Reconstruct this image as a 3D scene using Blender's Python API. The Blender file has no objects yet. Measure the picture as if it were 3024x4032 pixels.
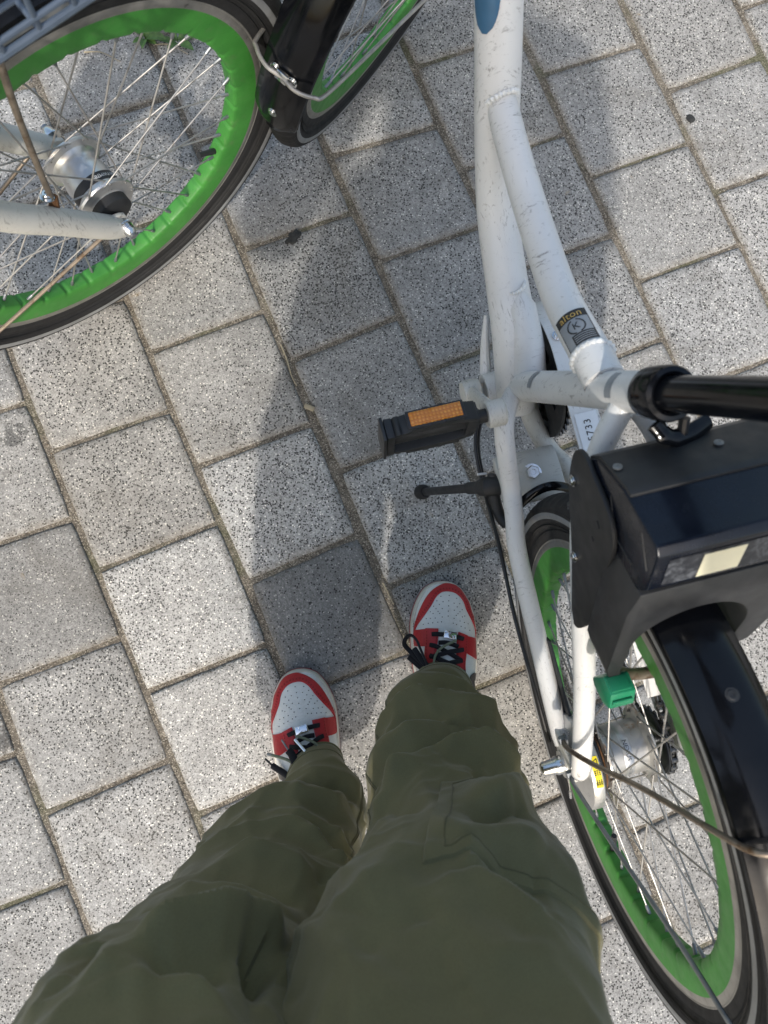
import bpy, bmesh, math, random
from mathutils import Vector, Matrix, noise

random.seed(7)
scene = bpy.context.scene
COL = scene.collection
PI = math.pi
def R(d): return math.radians(d)

# ------------------------------------------------------------------ camera
CAM_H = 1.14819
cd = bpy.data.cameras.new('camera'); cam = bpy.data.objects.new('camera', cd); COL.objects.link(cam)
_r = Vector((0.99752990, 0.0, 0.07024307)); _d = Vector((0.00776222, -0.99387555, -0.11023220)); _f = Vector((0.06981287, 0.11050515, -0.99142058))
cam.matrix_world = Matrix(((_r.x, -_d.x, -_f.x, 0), (_r.y, -_d.y, -_f.y, 0), (_r.z, -_d.z, -_f.z, CAM_H), (0, 0, 0, 1)))
cd.sensor_fit = 'HORIZONTAL'; cd.sensor_width = 36.0; cd.lens = 36.0 * 2850 / 3024
cd.clip_start = 0.02; cd.clip_end = 400
cd.dof.use_dof = True; cd.dof.focus_distance = 1.02; cd.dof.aperture_fstop = 11
scene.camera = cam

# ------------------------------------------------------------------ sky, sun, exposure
SUN_EL = 47.0
SUN_DIR = Vector((-0.17, -1.0, 0.0)).normalized() * math.cos(R(SUN_EL)) + Vector((0, 0, math.sin(R(SUN_EL))))   # towards the sun
w = bpy.data.worlds.new('World'); scene.world = w; w.use_nodes = True
nt = w.node_tree; bg = nt.nodes['Background']
sky = nt.nodes.new('ShaderNodeTexSky'); sky.sky_type = 'NISHITA'; sky.sun_disc = False
sky.sun_elevation = R(SUN_EL); sky.sun_rotation = math.atan2(SUN_DIR.x, SUN_DIR.y)
sky.air_density = 1.8; sky.dust_density = 5.0; sky.ozone_density = 2.6
nt.links.new(sky.outputs[0], bg.inputs[0]); bg.inputs[1].default_value = 0.15
sl = bpy.data.lights.new('sun', 'SUN'); sl.energy = 2.0; sl.angle = R(1.2); sl.color = (1.0, 0.945, 0.87)
sun = bpy.data.objects.new('sun', sl); COL.objects.link(sun)
sun.rotation_euler = SUN_DIR.to_track_quat('Z', 'Y').to_euler(); sun.location = SUN_DIR * 5
vs = scene.view_settings; vs.view_transform = 'Standard'; vs.look = 'None'; vs.gamma = 1; vs.use_curve_mapping = False
vs.exposure = 0.62

# ------------------------------------------------------------------ material helpers
class NT:
    def __init__(self, name):
        self.m = bpy.data.materials.new(name); self.m.use_nodes = True
        self.t = self.m.node_tree; self.b = self.t.nodes['Principled BSDF']
    def n(self, typ, **kw):
        nd = self.t.nodes.new(typ)
        for k, v in kw.items():
            if k.startswith('i_'): nd.inputs[int(k[2:]) if k[2:].isdigit() else k[2:].replace('_', ' ')].default_value = v
            else: setattr(nd, k, v)
        return nd
    def l(self, a, b): self.t.links.new(a, b)
    def inp(self, name, v):
        if hasattr(v, 'links'): self.l(v, self.b.inputs[name])
        else: self.b.inputs[name].default_value = v
    def coord(self, kind='Object', scale=(1, 1, 1)):
        tc = self.n('ShaderNodeTexCoord'); mp = self.n('ShaderNodeMapping'); mp.inputs['Scale'].default_value = scale
        self.l(tc.outputs[kind], mp.inputs[0]); return mp.outputs[0]
    def noise(self, vec, scale, detail=3, rough=.55, dist=0):
        nd = self.n('ShaderNodeTexNoise'); nd.inputs['Scale'].default_value = scale; nd.inputs['Detail'].default_value = detail
        nd.inputs['Roughness'].default_value = rough; nd.inputs['Distortion'].default_value = dist
        self.l(vec, nd.inputs['Vector']); return nd.outputs[0]
    def vor(self, vec, scale, out='Color', feature='F1', rnd=1.0):
        nd = self.n('ShaderNodeTexVoronoi'); nd.feature = feature; nd.inputs['Scale'].default_value = scale; nd.inputs['Randomness'].default_value = rnd
        self.l(vec, nd.inputs['Vector']); return nd.outputs[out]
    def ramp(self, v, stops, interp='LINEAR'):
        nd = self.n('ShaderNodeValToRGB'); cr = nd.color_ramp; cr.interpolation = interp
        while len(cr.elements) < len(stops): cr.elements.new(0.5)
        for e, (p, c) in zip(cr.elements, stops):
            e.position = p; e.color = (c, c, c, 1) if not isinstance(c, (tuple, list)) else tuple(c) + (1,)
        self.l(v, nd.inputs[0]); return nd.outputs[0]
    def mix(self, fac, a, b, mode='MIX'):
        nd = self.n('ShaderNodeMix'); nd.data_type = 'RGBA'; nd.blend_type = mode
        for sock, v in ((nd.inputs[0], fac), (nd.inputs[6], a), (nd.inputs[7], b)):
            if hasattr(v, 'links'): self.l(v, sock)
            elif isinstance(v, (tuple, list)): sock.default_value = tuple(v) + (1,)
            else: sock.default_value = v
        return nd.outputs[2]
    def math(self, op, a, b=0.0, c=None):
        nd = self.n('ShaderNodeMath'); nd.operation = op
        for i, v in enumerate((a, b) if c is None else (a, b, c)):
            if hasattr(v, 'links'): self.l(v, nd.inputs[i])
            else: nd.inputs[i].default_value = v
        return nd.outputs[0]
    def sep(self, c):
        nd = self.n('ShaderNodeSeparateColor'); self.l(c, nd.inputs[0]); return nd.outputs
    def bump(self, h, strength=.3, dist=.001):
        nd = self.n('ShaderNodeBump'); nd.inputs['Strength'].default_value = strength; nd.inputs['Distance'].default_value = dist
        self.l(h, nd.inputs['Height']); self.l(nd.outputs[0], self.b.inputs['Normal'])

def mat(name, col, rough=.5, metal=0, var=.12, vscale=30, dirt=None, dirt_amt=.5, dirt_scale=25, bump=0, bscale=200, coat=0, spec=.5):
    t = NT(name); v = t.coord()
    n1 = t.noise(v, vscale, 4)
    c = t.mix(t.ramp(n1, [(.3, 0.0), (.7, 1.0)]), tuple(x * (1 - var) for x in col), tuple(min(1, x * (1 + var)) for x in col))
    if dirt:
        dm = t.noise(v, dirt_scale, 6, .65, .4)
        c = t.mix(t.ramp(dm, [(1 - dirt_amt * .75, 0.0), (1 - dirt_amt * .75 + .12, 1.0)]), c, dirt)
    t.inp('Base Color', c); t.inp('Metallic', metal); t.inp('Specular IOR Level', spec)
    rn = t.noise(v, vscale * 2.3, 4)
    t.inp('Roughness', t.ramp(rn, [(.25, max(0.02, rough - .1)), (.75, min(1, rough + .12))]))
    if coat: t.inp('Coat Weight', coat); t.inp('Coat Roughness', .08)
    if bump: t.bump(t.noise(v, bscale, 4), bump, .0008)
    return t.m

def white_paint(name, base=(.72, .715, .70), scuff=.5):
    t = NT(name); v = t.coord(); v2 = t.coord(scale=(1, 5, 2.2)); v3 = t.coord(scale=(4, 1, 1.5))
    big = t.noise(v, 9, 4)
    c = t.mix(t.ramp(big, [(.35, 0.0), (.7, 1.0)]), tuple(x * .88 for x in base), base)
    # fine grime, rubbed marks in two directions, and chips
    s1 = t.noise(v2, 55, 6, .72, 1.2); s2 = t.noise(v3, 65, 5, .72, .9); reg = t.noise(v, 9, 4)
    k = .60 - .05 * scuff
    m1 = t.math('MULTIPLY', t.ramp(s1, [(k, 0.0), (k + .08, 1.0)]), t.ramp(reg, [(.48, 0.0), (.58, 1.0)]))
    m2 = t.math('MULTIPLY', t.ramp(s2, [(k - .01, 0.0), (k + .07, 1.0)]), t.ramp(reg, [(.40, 1.0), (.49, 0.0)]))
    c = t.mix(t.math('MULTIPLY', m1, .8), c, (.20, .185, .17)); c = t.mix(t.math('MULTIPLY', m2, .7), c, (.17, .16, .15))
    d = t.noise(v, 190, 4, .75)
    c = t.mix(t.math('MULTIPLY', t.ramp(d, [(.64, 0.0), (.74, 1.0)]), .55), c, (.30, .27, .23))
    t.inp('Base Color', c); t.inp('Roughness', t.ramp(t.noise(v, 40, 4), [(.3, .26), (.75, .46)])); t.inp('Specular IOR Level', .5)
    t.bump(t.noise(v, 500, 3), .05, .0004)
    return t.m

MT = {}
MT['white'] = white_paint('scuffed_white_paint')
MT['white_dirty'] = white_paint('dirty_white_paint', (.60, .59, .55), 1.0)
MT['weld'] = mat('weld_bead', (.70, .70, .68), .42, var=.15, vscale=200)
MT['black_gloss'] = mat('black_gloss_paint', (.004, .0045, .006), .16, var=.3, dirt=(.055, .05, .045), dirt_amt=.42, dirt_scale=48, coat=.0, bump=.12, bscale=20, spec=.30)
MT['black_plastic'] = mat('black_plastic', (.017, .018, .020), .52, var=.25, dirt=(.09, .085, .08), dirt_amt=.42, dirt_scale=45, bump=.1, bscale=600)
MT['navy_gloss'] = mat('navy_case_plastic', (.004, .006, .012), .24, var=.2, dirt=(.045, .045, .05), dirt_amt=.40, dirt_scale=60, coat=.08, spec=.35, bump=.03, bscale=300)
MT['rubber'] = mat('tyre_rubber', (.011, .011, .012), .76, var=.25, dirt=(.05, .047, .042), dirt_amt=.42, dirt_scale=18, bump=.15, bscale=420)
MT['reflect'] = mat('reflective_strip', (.21, .215, .22), .45, var=.2, dirt=(.12, .11, .1), dirt_amt=.5, dirt_scale=90)
MT['green'] = None
MT['track'] = mat('rim_brake_track', (.27, .26, .24), .40, .5, var=.2, vscale=50, dirt=(.10, .09, .08), dirt_amt=.5, dirt_scale=70)
MT['steel'] = mat('stainless_spoke', (.36, .35, .335), .46, .7, var=.2, vscale=60, dirt=(.16, .12, .08), dirt_amt=.5, dirt_scale=55)
MT['steel_rust'] = mat('rusty_stay_wire', (.23, .19, .15), .48, .6, var=.3, vscale=60, dirt=(.10, .055, .025), dirt_amt=.62, dirt_scale=45)
MT['steel_dark'] = mat('dull_steel_wire', (.22, .235, .25), .42, .7, var=.25, vscale=60, dirt=(.11, .09, .07), dirt_amt=.45, dirt_scale=60)
MT['chrome'] = mat('chrome_steel', (.68, .69, .70), .16, 1.0, var=.1, dirt=(.22, .17, .12), dirt_amt=.4, dirt_scale=120)
MT['alloy'] = mat('brushed_alloy', (.56, .56, .56), .34, .8, var=.12, vscale=50, dirt=(.24, .20, .15), dirt_amt=.46, dirt_scale=38)
MT['alloy_rust'] = mat('rust_spotted_hub_shell', (.47, .46, .44), .42, .75, var=.15, vscale=50, dirt=(.34, .17, .05), dirt_amt=.56, dirt_scale=34)
MT['rust'] = mat('rust', (.16, .075, .03), .8, .2, var=.5, vscale=60, dirt=(.05, .03, .02), dirt_amt=.6, dirt_scale=60)
MT['chain'] = mat('oily_chain_steel', (.12, .115, .11), .36, .8, var=.4, vscale=150)
MT['basket'] = mat('basket_wire_coating', (.075, .10, .14), .38, .1, var=.15)
MT['amber'] = None
MT['green_tab'] = mat('green_lever_plastic', (.015, .21, .105), .38, var=.15, dirt=(.10, .30, .17), dirt_amt=.4, dirt_scale=90)
MT['yellow'] = mat('yellow_warning_sticker', (.80, .66, .02), .45, var=.08)
MT['print'] = mat('black_print', (.02, .02, .022), .55)
MT['print_white'] = mat('white_print', (.72, .73, .74), .55)
MT['print_gold'] = mat('gold_print', (.55, .36, .10), .45)
MT['sticker_grey'] = mat('grey_certificate_sticker', (.25, .27, .29), .5, var=.12)
MT['sticker_cream'] = mat('cream_paper_sticker', (.72, .68, .50), .6, var=.06, dirt=(.40, .36, .26), dirt_amt=.42, dirt_scale=150)
MT['sticker_white'] = mat('white_number_sticker', (.74, .76, .78), .5, var=.05)
MT['blue'] = mat('blue_frame_decal', (.035, .115, .215), .35, var=.12, dirt=(.10, .16, .22), dirt_amt=.4, dirt_scale=90)
MT['cable'] = mat('black_cable_housing', (.012, .012, .013), .4)
MT['tar'] = mat('old_tar', (.022, .022, .021), .8, var=.6, vscale=300, bump=.6, bscale=260)
MT['twig'] = mat('dry_stem', (.34, .29, .20), .8, var=.3)
MT['leaf'] = mat('weed_leaf', (.07, .14, .03), .6, var=.5, vscale=90)

def green_rim():
    t = NT('green_rim_paint'); v = t.coord(); n = t.noise(v, 22, 4)
    c = t.mix(t.ramp(n, [(.3, 0.0), (.7, 1.0)]), (.036, .185, .028), (.052, .245, .038))
    sc = t.noise(t.coord(scale=(1, 3, 1)), 110, 6, .75, 1.2)
    c = t.mix(t.math('MULTIPLY', t.ramp(sc, [(.60, 0.0), (.70, 1.0)]), .75), c, (.02, .075, .02))
    d = t.noise(v, 55, 5, .7); c = t.mix(t.math('MULTIPLY', t.ramp(d, [(.56, 0.0), (.72, 1.0)]), .45), c, (.10, .16, .07))
    t.inp('Base Color', c); t.inp('Roughness', t.ramp(t.noise(v, 60), [(.3, .42), (.7, .6)])); return t.m
MT['green'] = green_rim()
def amber():
    t = NT('amber_reflector'); v = t.coord()
    f = t.vor(v, 260, 'Distance', 'F1', .15)
    c = t.mix(t.ramp(f, [(.1, 0.0), (.6, 1.0)]), (.95, .46, .05), (.55, .17, .01))
    t.inp('Base Color', c); t.inp('Roughness', .18); t.inp('Coat Weight', .6)
    t.bump(f, .8, .002); return t.m
MT['amber'] = amber()

# ------------------------------------------------------------------ mesh helpers
class MB:
    def __init__(self): self.v = []; self.f = []; self.mi = []; self.cur = 0
    def add(self, vs, fs):
        o = len(self.v); self.v += [tuple(p) for p in vs]
        for f in fs: self.f.append(tuple(i + o for i in f)); self.mi.append(self.cur)
    def tube(self, pts, rad, n=14, caps=True, flat=1.0, up=None, closed=False):
        P = [Vector(p) for p in pts]; m = len(P)
        rr = rad if isinstance(rad, (list, tuple)) else [rad] * m
        T = []
        for i in range(m):
            a = P[(i - 1) % m] if (closed or i > 0) else P[i]; b = P[(i + 1) % m] if (closed or i < m - 1) else P[i]
            T.append((b - a).normalized())
        N = Vector(up) if up else (Vector((0, 0, 1)) if abs(T[0].z) < .9 else Vector((1, 0, 0)))
        vs, fs = [], []
        for i in range(m):
            N = (N - T[i] * N.dot(T[i])).normalized(); B = T[i].cross(N)
            for k in range(n):
                a = 2 * PI * k / n
                vs.append(P[i] + N * math.cos(a) * rr[i] * flat + B * math.sin(a) * rr[i])
        for i in range(m if closed else m - 1):
            j = (i + 1) % m
            for k in range(n):
                k2 = (k + 1) % n
                fs.append((i * n + k, i * n + k2, j * n + k2, j * n + k))
        if caps and not closed:
            fs.append(tuple(range(n - 1, -1, -1))); fs.append(tuple((m - 1) * n + k for k in range(n)))
        self.add(vs, fs); return self
    def lathe(self, prof, n=48, M=None, a0=0, a1=2 * PI, closed_prof=False):
        """profile of (radius, w) turned about the local y axis; a point at angle a is (r cos a, w, r sin a)"""
        full = abs(a1 - a0 - 2 * PI) < 1e-6; cnt = n if full else n + 1; m = len(prof)
        vs = []
        for i in range(cnt):
            a = a0 + (a1 - a0) * i / n
            for r, wv in prof: vs.append(Vector((r * math.cos(a), wv, r * math.sin(a))))
        if M: vs = [M @ p for p in vs]
        fs = []
        for i in range(n):
            j = (i + 1) % cnt
            for k in range(m if closed_prof else m - 1):
                k2 = (k + 1) % m
                fs.append((i * m + k, i * m + k2, j * m + k2, j * m + k))
        self.add(vs, fs); return self
    def prism(self, poly, axis, lo, hi, M=None):
        """polygon extruded along a vector; poly is 3D points (lo side) when axis is a Vector"""
        ax = Vector(axis); P = [Vector(p) for p in poly]; n = len(P)
        vs = [p + ax * lo for p in P] + [p + ax * hi for p in P]
        if M: vs = [M @ p for p in vs]
        fs = [tuple(range(n - 1, -1, -1)), tuple(range(n, 2 * n))] + [(i, (i + 1) % n, n + (i + 1) % n, n + i) for i in range(n)]
        self.add(vs, fs); return self
    def box(self, c, s, M=None):
        x, y, z = (q / 2 for q in s); c = Vector(c)
        vs = [c + Vector((a * x, b * y, d * z)) for a in (-1, 1) for b in (-1, 1) for d in (-1, 1)]
        if M: vs = [M @ p for p in vs]
        self.add(vs, [(0, 1, 3, 2), (4, 6, 7, 5), (0, 4, 5, 1), (2, 3, 7, 6), (0, 2, 6, 4), (1, 5, 7, 3)]); return self
    def grid(self, rows):
        m = len(rows[0]); vs = [p for r_ in rows for p in r_]
        fs = [(i * m + k, i * m + k + 1, (i + 1) * m + k + 1, (i + 1) * m + k) for i in range(len(rows) - 1) for k in range(m - 1)]
        self.add(vs, fs); return self
    def mesh(self, name, mats, smooth=True, bevel=0, angle=35, segs=2):
        me = bpy.data.meshes.new(name); me.from_pydata(self.v, [], self.f); me.update()
        for m_ in (mats if isinstance(mats, (list, tuple)) else [mats]): me.materials.append(m_)
        for p, i in zip(me.polygons, self.mi): p.material_index = i
        bm = bmesh.new(); bm.from_mesh(me)
        bmesh.ops.recalc_face_normals(bm, faces=bm.faces)
        if bevel:
            ed = [e for e in bm.edges if len(e.link_faces) == 2 and e.calc_face_angle(0) > R(28)]
            bmesh.ops.bevel(bm, geom=ed, offset=bevel, segments=segs, profile=.5, affect='EDGES', clamp_overlap=True)
        bm.to_mesh(me); bm.free()
        if smooth:
            me.polygons.foreach_set('use_smooth', [True] * len(me.polygons))
            try: me.set_sharp_from_angle(angle=R(angle))
            except Exception: pass
        return me
    def build(self, name, mats, parent=None, M=None, **kw):
        return link(name, self.mesh(name, mats, **kw), parent, M)
def link(name, me, parent=None, M=None):
    o = bpy.data.objects.new(name, me); COL.objects.link(o)
    if parent: o.parent = parent
    if M is not None: o.matrix_basis = M
    return o
def tag(o, label=None, cat=None, group=None, kind=None):
    for k, v in (('label', label), ('category', cat), ('group', group), ('kind', kind)):
        if v: o[k] = v
    return o
def empty(name, M=None, parent=None):
    o = bpy.data.objects.new(name, None); COL.objects.link(o); o.empty_display_size = .05
    if parent: o.parent = parent
    if M is not None: o.matrix_basis = M
    return o
def spline(pts, per=8):
    """Catmull-Rom through points of any dimension"""
    P = [Vector(p) for p in pts]; out = []
    for i in range(len(P) - 1):
        p0 = P[i - 1] if i else P[0] * 2 - P[1]; p1, p2 = P[i], P[i + 1]; p3 = P[i + 2] if i + 2 < len(P) else P[-1] * 2 - P[-2]
        for k in range(per):
            t = k / per
            out.append(.5 * ((2 * p1) + (p2 - p0) * t + (2 * p0 - 5 * p1 + 4 * p2 - p3) * t * t + (3 * p1 - p0 - 3 * p2 + p3) * t ** 3))
    out.append(P[-1]); return out
def closed_spline(pts, per=6):
    P = [Vector(p) for p in pts]; n = len(P); out = []
    for i in range(n):
        p0, p1, p2, p3 = P[i - 1], P[i], P[(i + 1) % n], P[(i + 2) % n]
        for k in range(per):
            t = k / per
            out.append(.5 * ((2 * p1) + (p2 - p0) * t + (2 * p0 - 5 * p1 + 4 * p2 - p3) * t * t + (3 * p1 - p0 - 3 * p2 + p3) * t ** 3))
    return out
def text_mesh(name, s, size, mapf, material, parent, M=None, extrude=0, space=1.0, align='CENTER'):
    cu = bpy.data.curves.new(name, 'FONT'); cu.body = s; cu.size = size; cu.align_x = align; cu.align_y = 'CENTER'; cu.space_character = space; cu.resolution_u = 3
    to = bpy.data.objects.new(name, cu); me = bpy.data.meshes.new_from_object(to); bpy.data.objects.remove(to)
    bm = bmesh.new(); bm.from_mesh(me); bmesh.ops.triangulate(bm, faces=bm.faces)
    bmesh.ops.subdivide_edges(bm, edges=[e for e in bm.edges if e.calc_length() > size * .25], cuts=1)
    for v in bm.verts: v.co = Vector(mapf(v.co.x, v.co.y))
    bm.to_mesh(me); bm.free(); me.name = name; me.materials.clear(); me.materials.append(material)
    return link(name, me, parent, M)
def tube_surface(center, T, facing, r):
    """map (along, around) in metres onto a tube's surface; +around runs across, 0 faces `facing`"""
    C = Vector(center); T = Vector(T).normalized(); e1 = Vector(facing); e1 = (e1 - T * e1.dot(T)).normalized(); e2 = T.cross(e1)
    def f(a, b, off=0.0):
        q = b / r
        return C + T * a + (e1 * math.cos(q) + e2 * math.sin(q)) * (r + off)
    return f
def patch(f, a0, a1, b0, b1, off, na=4, nb=10, thick=True):
    mb = MB(); rows = [[f(a0 + (a1 - a0) * i / na, b0 + (b1 - b0) * k / nb, off) for k in range(nb + 1)] for i in range(na + 1)]
    mb.grid(rows); return mb

# ------------------------------------------------------------------ ground and paving
def paver_material():
    t = NT('exposed_aggregate_paver')
    g = t.n('ShaderNodeNewGeometry'); oi = t.n('ShaderNodeObjectInfo')
    off = t.n('ShaderNodeVectorMath'); off.operation = 'ADD'
    sc = t.n('ShaderNodeVectorMath'); sc.operation = 'SCALE'; t.l(oi.outputs['Random'], sc.inputs['Scale']); sc.inputs[0].default_value = (7.3, 3.1, 0)
    t.l(g.outputs['Position'], off.inputs[0]); t.l(sc.outputs[0], off.inputs[1]); p = off.outputs[0]
    oc = t.sep(oi.outputs['Color'])           # R brightness, G dark-grain density, B warmth
    r1 = t.sep(t.vor(p, 620))[0]; r2 = t.sep(t.vor(p, 380))[1]
    base = t.ramp(t.math('ADD', t.math('MULTIPLY', r1, .6), t.math('MULTIPLY', r2, .4)), [(.0, .175), (.35, .250), (.62, .315), (1.0, .44)])
    # black basalt grains of two sizes
    for scale, thr, dmax in ((330, .11, .58), (210, .075, .42), (480, .09, .7)):
        vn = t.n('ShaderNodeTexVoronoi'); vn.inputs['Scale'].default_value = scale; t.l(p, vn.inputs['Vector'])
        rnd = t.sep(vn.outputs['Color'])[2]
        lim = t.math('MULTIPLY', oc[1], thr * 2)
        m = t.math('MULTIPLY', t.math('LESS_THAN', rnd, lim), t.ramp(vn.outputs['Distance'], [(dmax - .2, 1.0), (dmax, 0.0)]))
        base = t.mix(m, base, (.050, .050, .050))
    vw = t.n('ShaderNodeTexVoronoi'); vw.inputs['Scale'].default_value = 390; t.l(p, vw.inputs['Vector'])
    m = t.math('MULTIPLY', t.math('GREATER_THAN', t.sep(vw.outputs['Color'])[0], .935), t.ramp(vw.outputs['Distance'], [(.35, 1.0), (.6, 0.0)]))
    base = t.mix(m, base, (.66, .65, .62))
    big = t.noise(p, 9, 4, .6)
    base = t.mix(1.0, base, t.ramp(big, [(.25, .80), (.75, 1.12)]), 'MULTIPLY')
    mid = t.noise(p, 42, 4, .6)
    base = t.mix(1.0, base, t.ramp(mid, [(.25, .84), (.75, 1.12)]), 'MULTIPLY')
    br = t.n('ShaderNodeCombineColor'); 
    for i in range(3): t.l(oc[0], br.inputs[i])
    base = t.mix(1.0, base, br.outputs[0], 'MULTIPLY')
    warm = t.mix(oc[2], (.99, .995, .985), (1.04, 1.0, .93)); base = t.mix(1.0, base, warm, 'MULTIPLY')
    # damp, trodden and chipped areas
    stn = t.noise(p, 5.5, 6, .68, .6); base = t.mix(t.math('MULTIPLY', t.ramp(stn, [(.52, 0.0), (.66, 1.0)]), .34), base, (.13, .118, .10))
    pal = t.noise(p, 13, 6, .7, .8); base = t.mix(t.math('MULTIPLY', t.ramp(pal, [(.60, 0.0), (.70, 1.0)]), .22), base, (.58, .565, .53))
    # two old dark spills near the left kerb side
    for (cx, cy, rad) in ((-.4987, .2442, .032), (-.4876, -.2265, .030)):
        vd = t.n('ShaderNodeVectorMath'); vd.operation = 'DISTANCE'; t.l(g.outputs['Position'], vd.inputs[0]); vd.inputs[1].default_value = (cx, cy, 0)
        mm = t.math('ADD', t.math('DIVIDE', vd.outputs['Value'], rad), t.math('MULTIPLY', t.noise(p, 34, 7, .8), 3.4))
        base = t.mix(t.math('MULTIPLY', t.math('LESS_THAN', mm, 2.25), .6), base, (.03, .03, .03))
    # rust flecks
    rs = t.noise(p, 24, 6, .62, .3); base = t.mix(t.math('MULTIPLY', t.ramp(rs, [(.68, 0.0), (.78, 1.0)]), .55), base, (.36, .26, .13))
    # sand and dirt washed over the arrises
    at = t.n('ShaderNodeAttribute'); at.attribute_name = 'edge'
    em = t.math('MULTIPLY', at.outputs['Fac'], t.ramp(t.noise(p, 130, 5, .7), [(.38, 0.0), (.62, 1.0)]))
    base = t.mix(t.math('MULTIPLY', em, .62), base, (.150, .130, .105))
    t.inp('Base Color', base); t.inp('Roughness', .86); t.inp('Specular IOR Level', .25)
    h = t.math('ADD', r1, t.math('MULTIPLY', r2, .8)); t.bump(h, .35, .0008)
    return t.m
def sand_material():
    t = NT('joint_sand'); g = t.n('ShaderNodeNewGeometry'); p = g.outputs['Position']
    n1 = t.noise(p, 38, 5, .65); c = t.mix(t.ramp(n1, [(.3, 0.0), (.7, 1.0)]), (.085, .074, .060), (.20, .175, .142))
    r1 = t.sep(t.vor(p, 650))[0]; c = t.mix(t.ramp(r1, [(.70, 0.0), (.95, .75)]), c, (.42, .38, .31))
    c = t.mix(t.ramp(r1, [(.0, .8), (.22, 0.0)]), c, (.03, .027, .022))
    moss = t.noise(p, 6, 4, .6); c = t.mix(t.math('MULTIPLY', t.ramp(moss, [(.54, 0.0), (.66, 1.0)]), .45), c, (.07, .085, .03))
    t.inp('Base Color', c); t.inp('Roughness', .95); t.inp('Specular IOR Level', .15); t.bump(t.math('ADD', r1, t.math('MULTIPLY', n1, 2.0)), .8, .0018); return t.m
MT['paver'] = paver_material(); MT['sand'] = sand_material()

def ground_material():
    t = NT('far_paving'); g = t.n('ShaderNodeNewGeometry'); mp = t.n('ShaderNodeMapping'); mp.inputs['Rotation'].default_value = (0, 0, R(-23.34)); t.l(g.outputs['Position'], mp.inputs[0])
    b = t.n('ShaderNodeTexBrick'); t.l(mp.outputs[0], b.inputs['Vector']); b.inputs['Scale'].default_value = 5; b.inputs['Brick Width'].default_value = 1; b.inputs['Row Height'].default_value = 1
    b.inputs['Mortar Size'].default_value = .03; b.inputs['Color1'].default_value = (.26, .26, .25, 1); b.inputs['Color2'].default_value = (.36, .35, .34, 1); b.inputs['Mortar'].default_value = (.11, .09, .07, 1)
    t.inp('Base Color', b.outputs['Color']); t.inp('Roughness', .9); return t.m
gm = MB(); gm.box((0, 0, -.06), (160, 160, .04)); tag(gm.build('ground', ground_material(), smooth=False), kind='structure')

pave = MB(); N_ = 90; S_ = 9.0
rows = []
for i in range(N_ + 1):
    rows.append([Vector((-S_ / 2 + S_ * k / N_, -S_ / 2 + S_ * i / N_, -.0036 + .0016 * noise.noise((k * .9, i * .9, 3)))) for k in range(N_ + 1)])
pave.grid(rows); pavement = tag(pave.build('pavement', MT['sand']), kind='structure')

GR_A = R(23.342); GR_O = Vector((.521079, -.466596, 0)); TS = .2
def to_world(x, y):
    x -= GR_O.x; y -= GR_O.y
    return Vector((math.cos(GR_A) * x - math.sin(GR_A) * y, math.sin(GR_A) * x + math.cos(GR_A) * y, 0))
# corner offsets in mm of the slabs as laid (joint line, position, strip): dx, dy
LAID = {(a, b, c): (dx, dy) for a, b, c, dx, dy in [(2, 0.0, 2, -0.8, 1.3), (3, 0.0, 2, -5.5, -1.5), (2, 1.0, 2, -0.2, 0.5), (3, 1.0, 2, -5.3, -4.0), (2, 2.0, 2, 8.7, -1.0), (3, 2.0, 2, -9.2, 1.2), (2, 0.5, 1, -4.2, 1.1), (1, 0.5, 1, -0.5, 8.9), (2, 1.5, 1, -1.6, 4.7), (1, 1.5, 1, 2.3, 7.0), (1, 2.5, 1, 1.2, 6.5), (1, 3.5, 1, 4.7, 5.6), (1, 0.0, 0, -5.2, -3.1), (1, 1.0, 0, -5.5, -2.5), (1, 2.0, 0, -0.5, -2.4), (1, 3.0, 0, -1.7, -2.3), (0, 3.0, 0, 1.6, 0.3), (0, 3.5, -1, -0.2, -2.7), (3, -0.5, 3, 3.2, 7.9), (3, 0.5, 3, 4.8, 4.1), (3, 1.5, 3, 7.5, 5.8), (4, -0.5, 3, -2.9, 2.3), (4, 0.5, 3, -3.9, 8.3), (4, -1.0, 4, 2.7, 6.9), (4, 0.0, 4, 4.6, 6.8), (4, 1.0, 4, 1.5, 5.1), (5, -1.0, 4, -7.6, -5.9), (6, -0.5, 5, -3.5, 2.4), (6, 0.5, 5, -3.1, 4.6), (6, 1.5, 5, 1.0, 5.9), (6, -1.0, 6, 9.2, 14.4), (6, 0.0, 6, 6.1, 12.0), (6, 1.0, 6, 4.4, 12.0), (7, -1.0, 6, -6.6, 5.8), (7, 0.0, 6, -3.1, 8.2), (7, 1.0, 6, 1.7, 6.5), (7, -0.5, 7, 5.8, 9.4), (7, 0.5, 7, 1.5, 8.7), (7, 1.5, 7, 2.9, 6.6), (8, -0.5, 7, -4.8, 10.0)]}
def corner(k, v, s):
    d = LAID.get((k, v, s))
    if d is None:
        d = (3.0, 6.5) if k == s else (-3.0, 1.5)
        d = (d[0] + random.uniform(-2.5, 2.5), d[1] + random.uniform(-2.5, 2.5)); LAID[(k, v, s)] = d
    # measured points are joint centres, the two sides of a joint line share them
    dx = d[0] * .55
    return Vector((k * TS + dx * .001, -v * TS + d[1] * .001, 0))
JW = .0031
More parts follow.
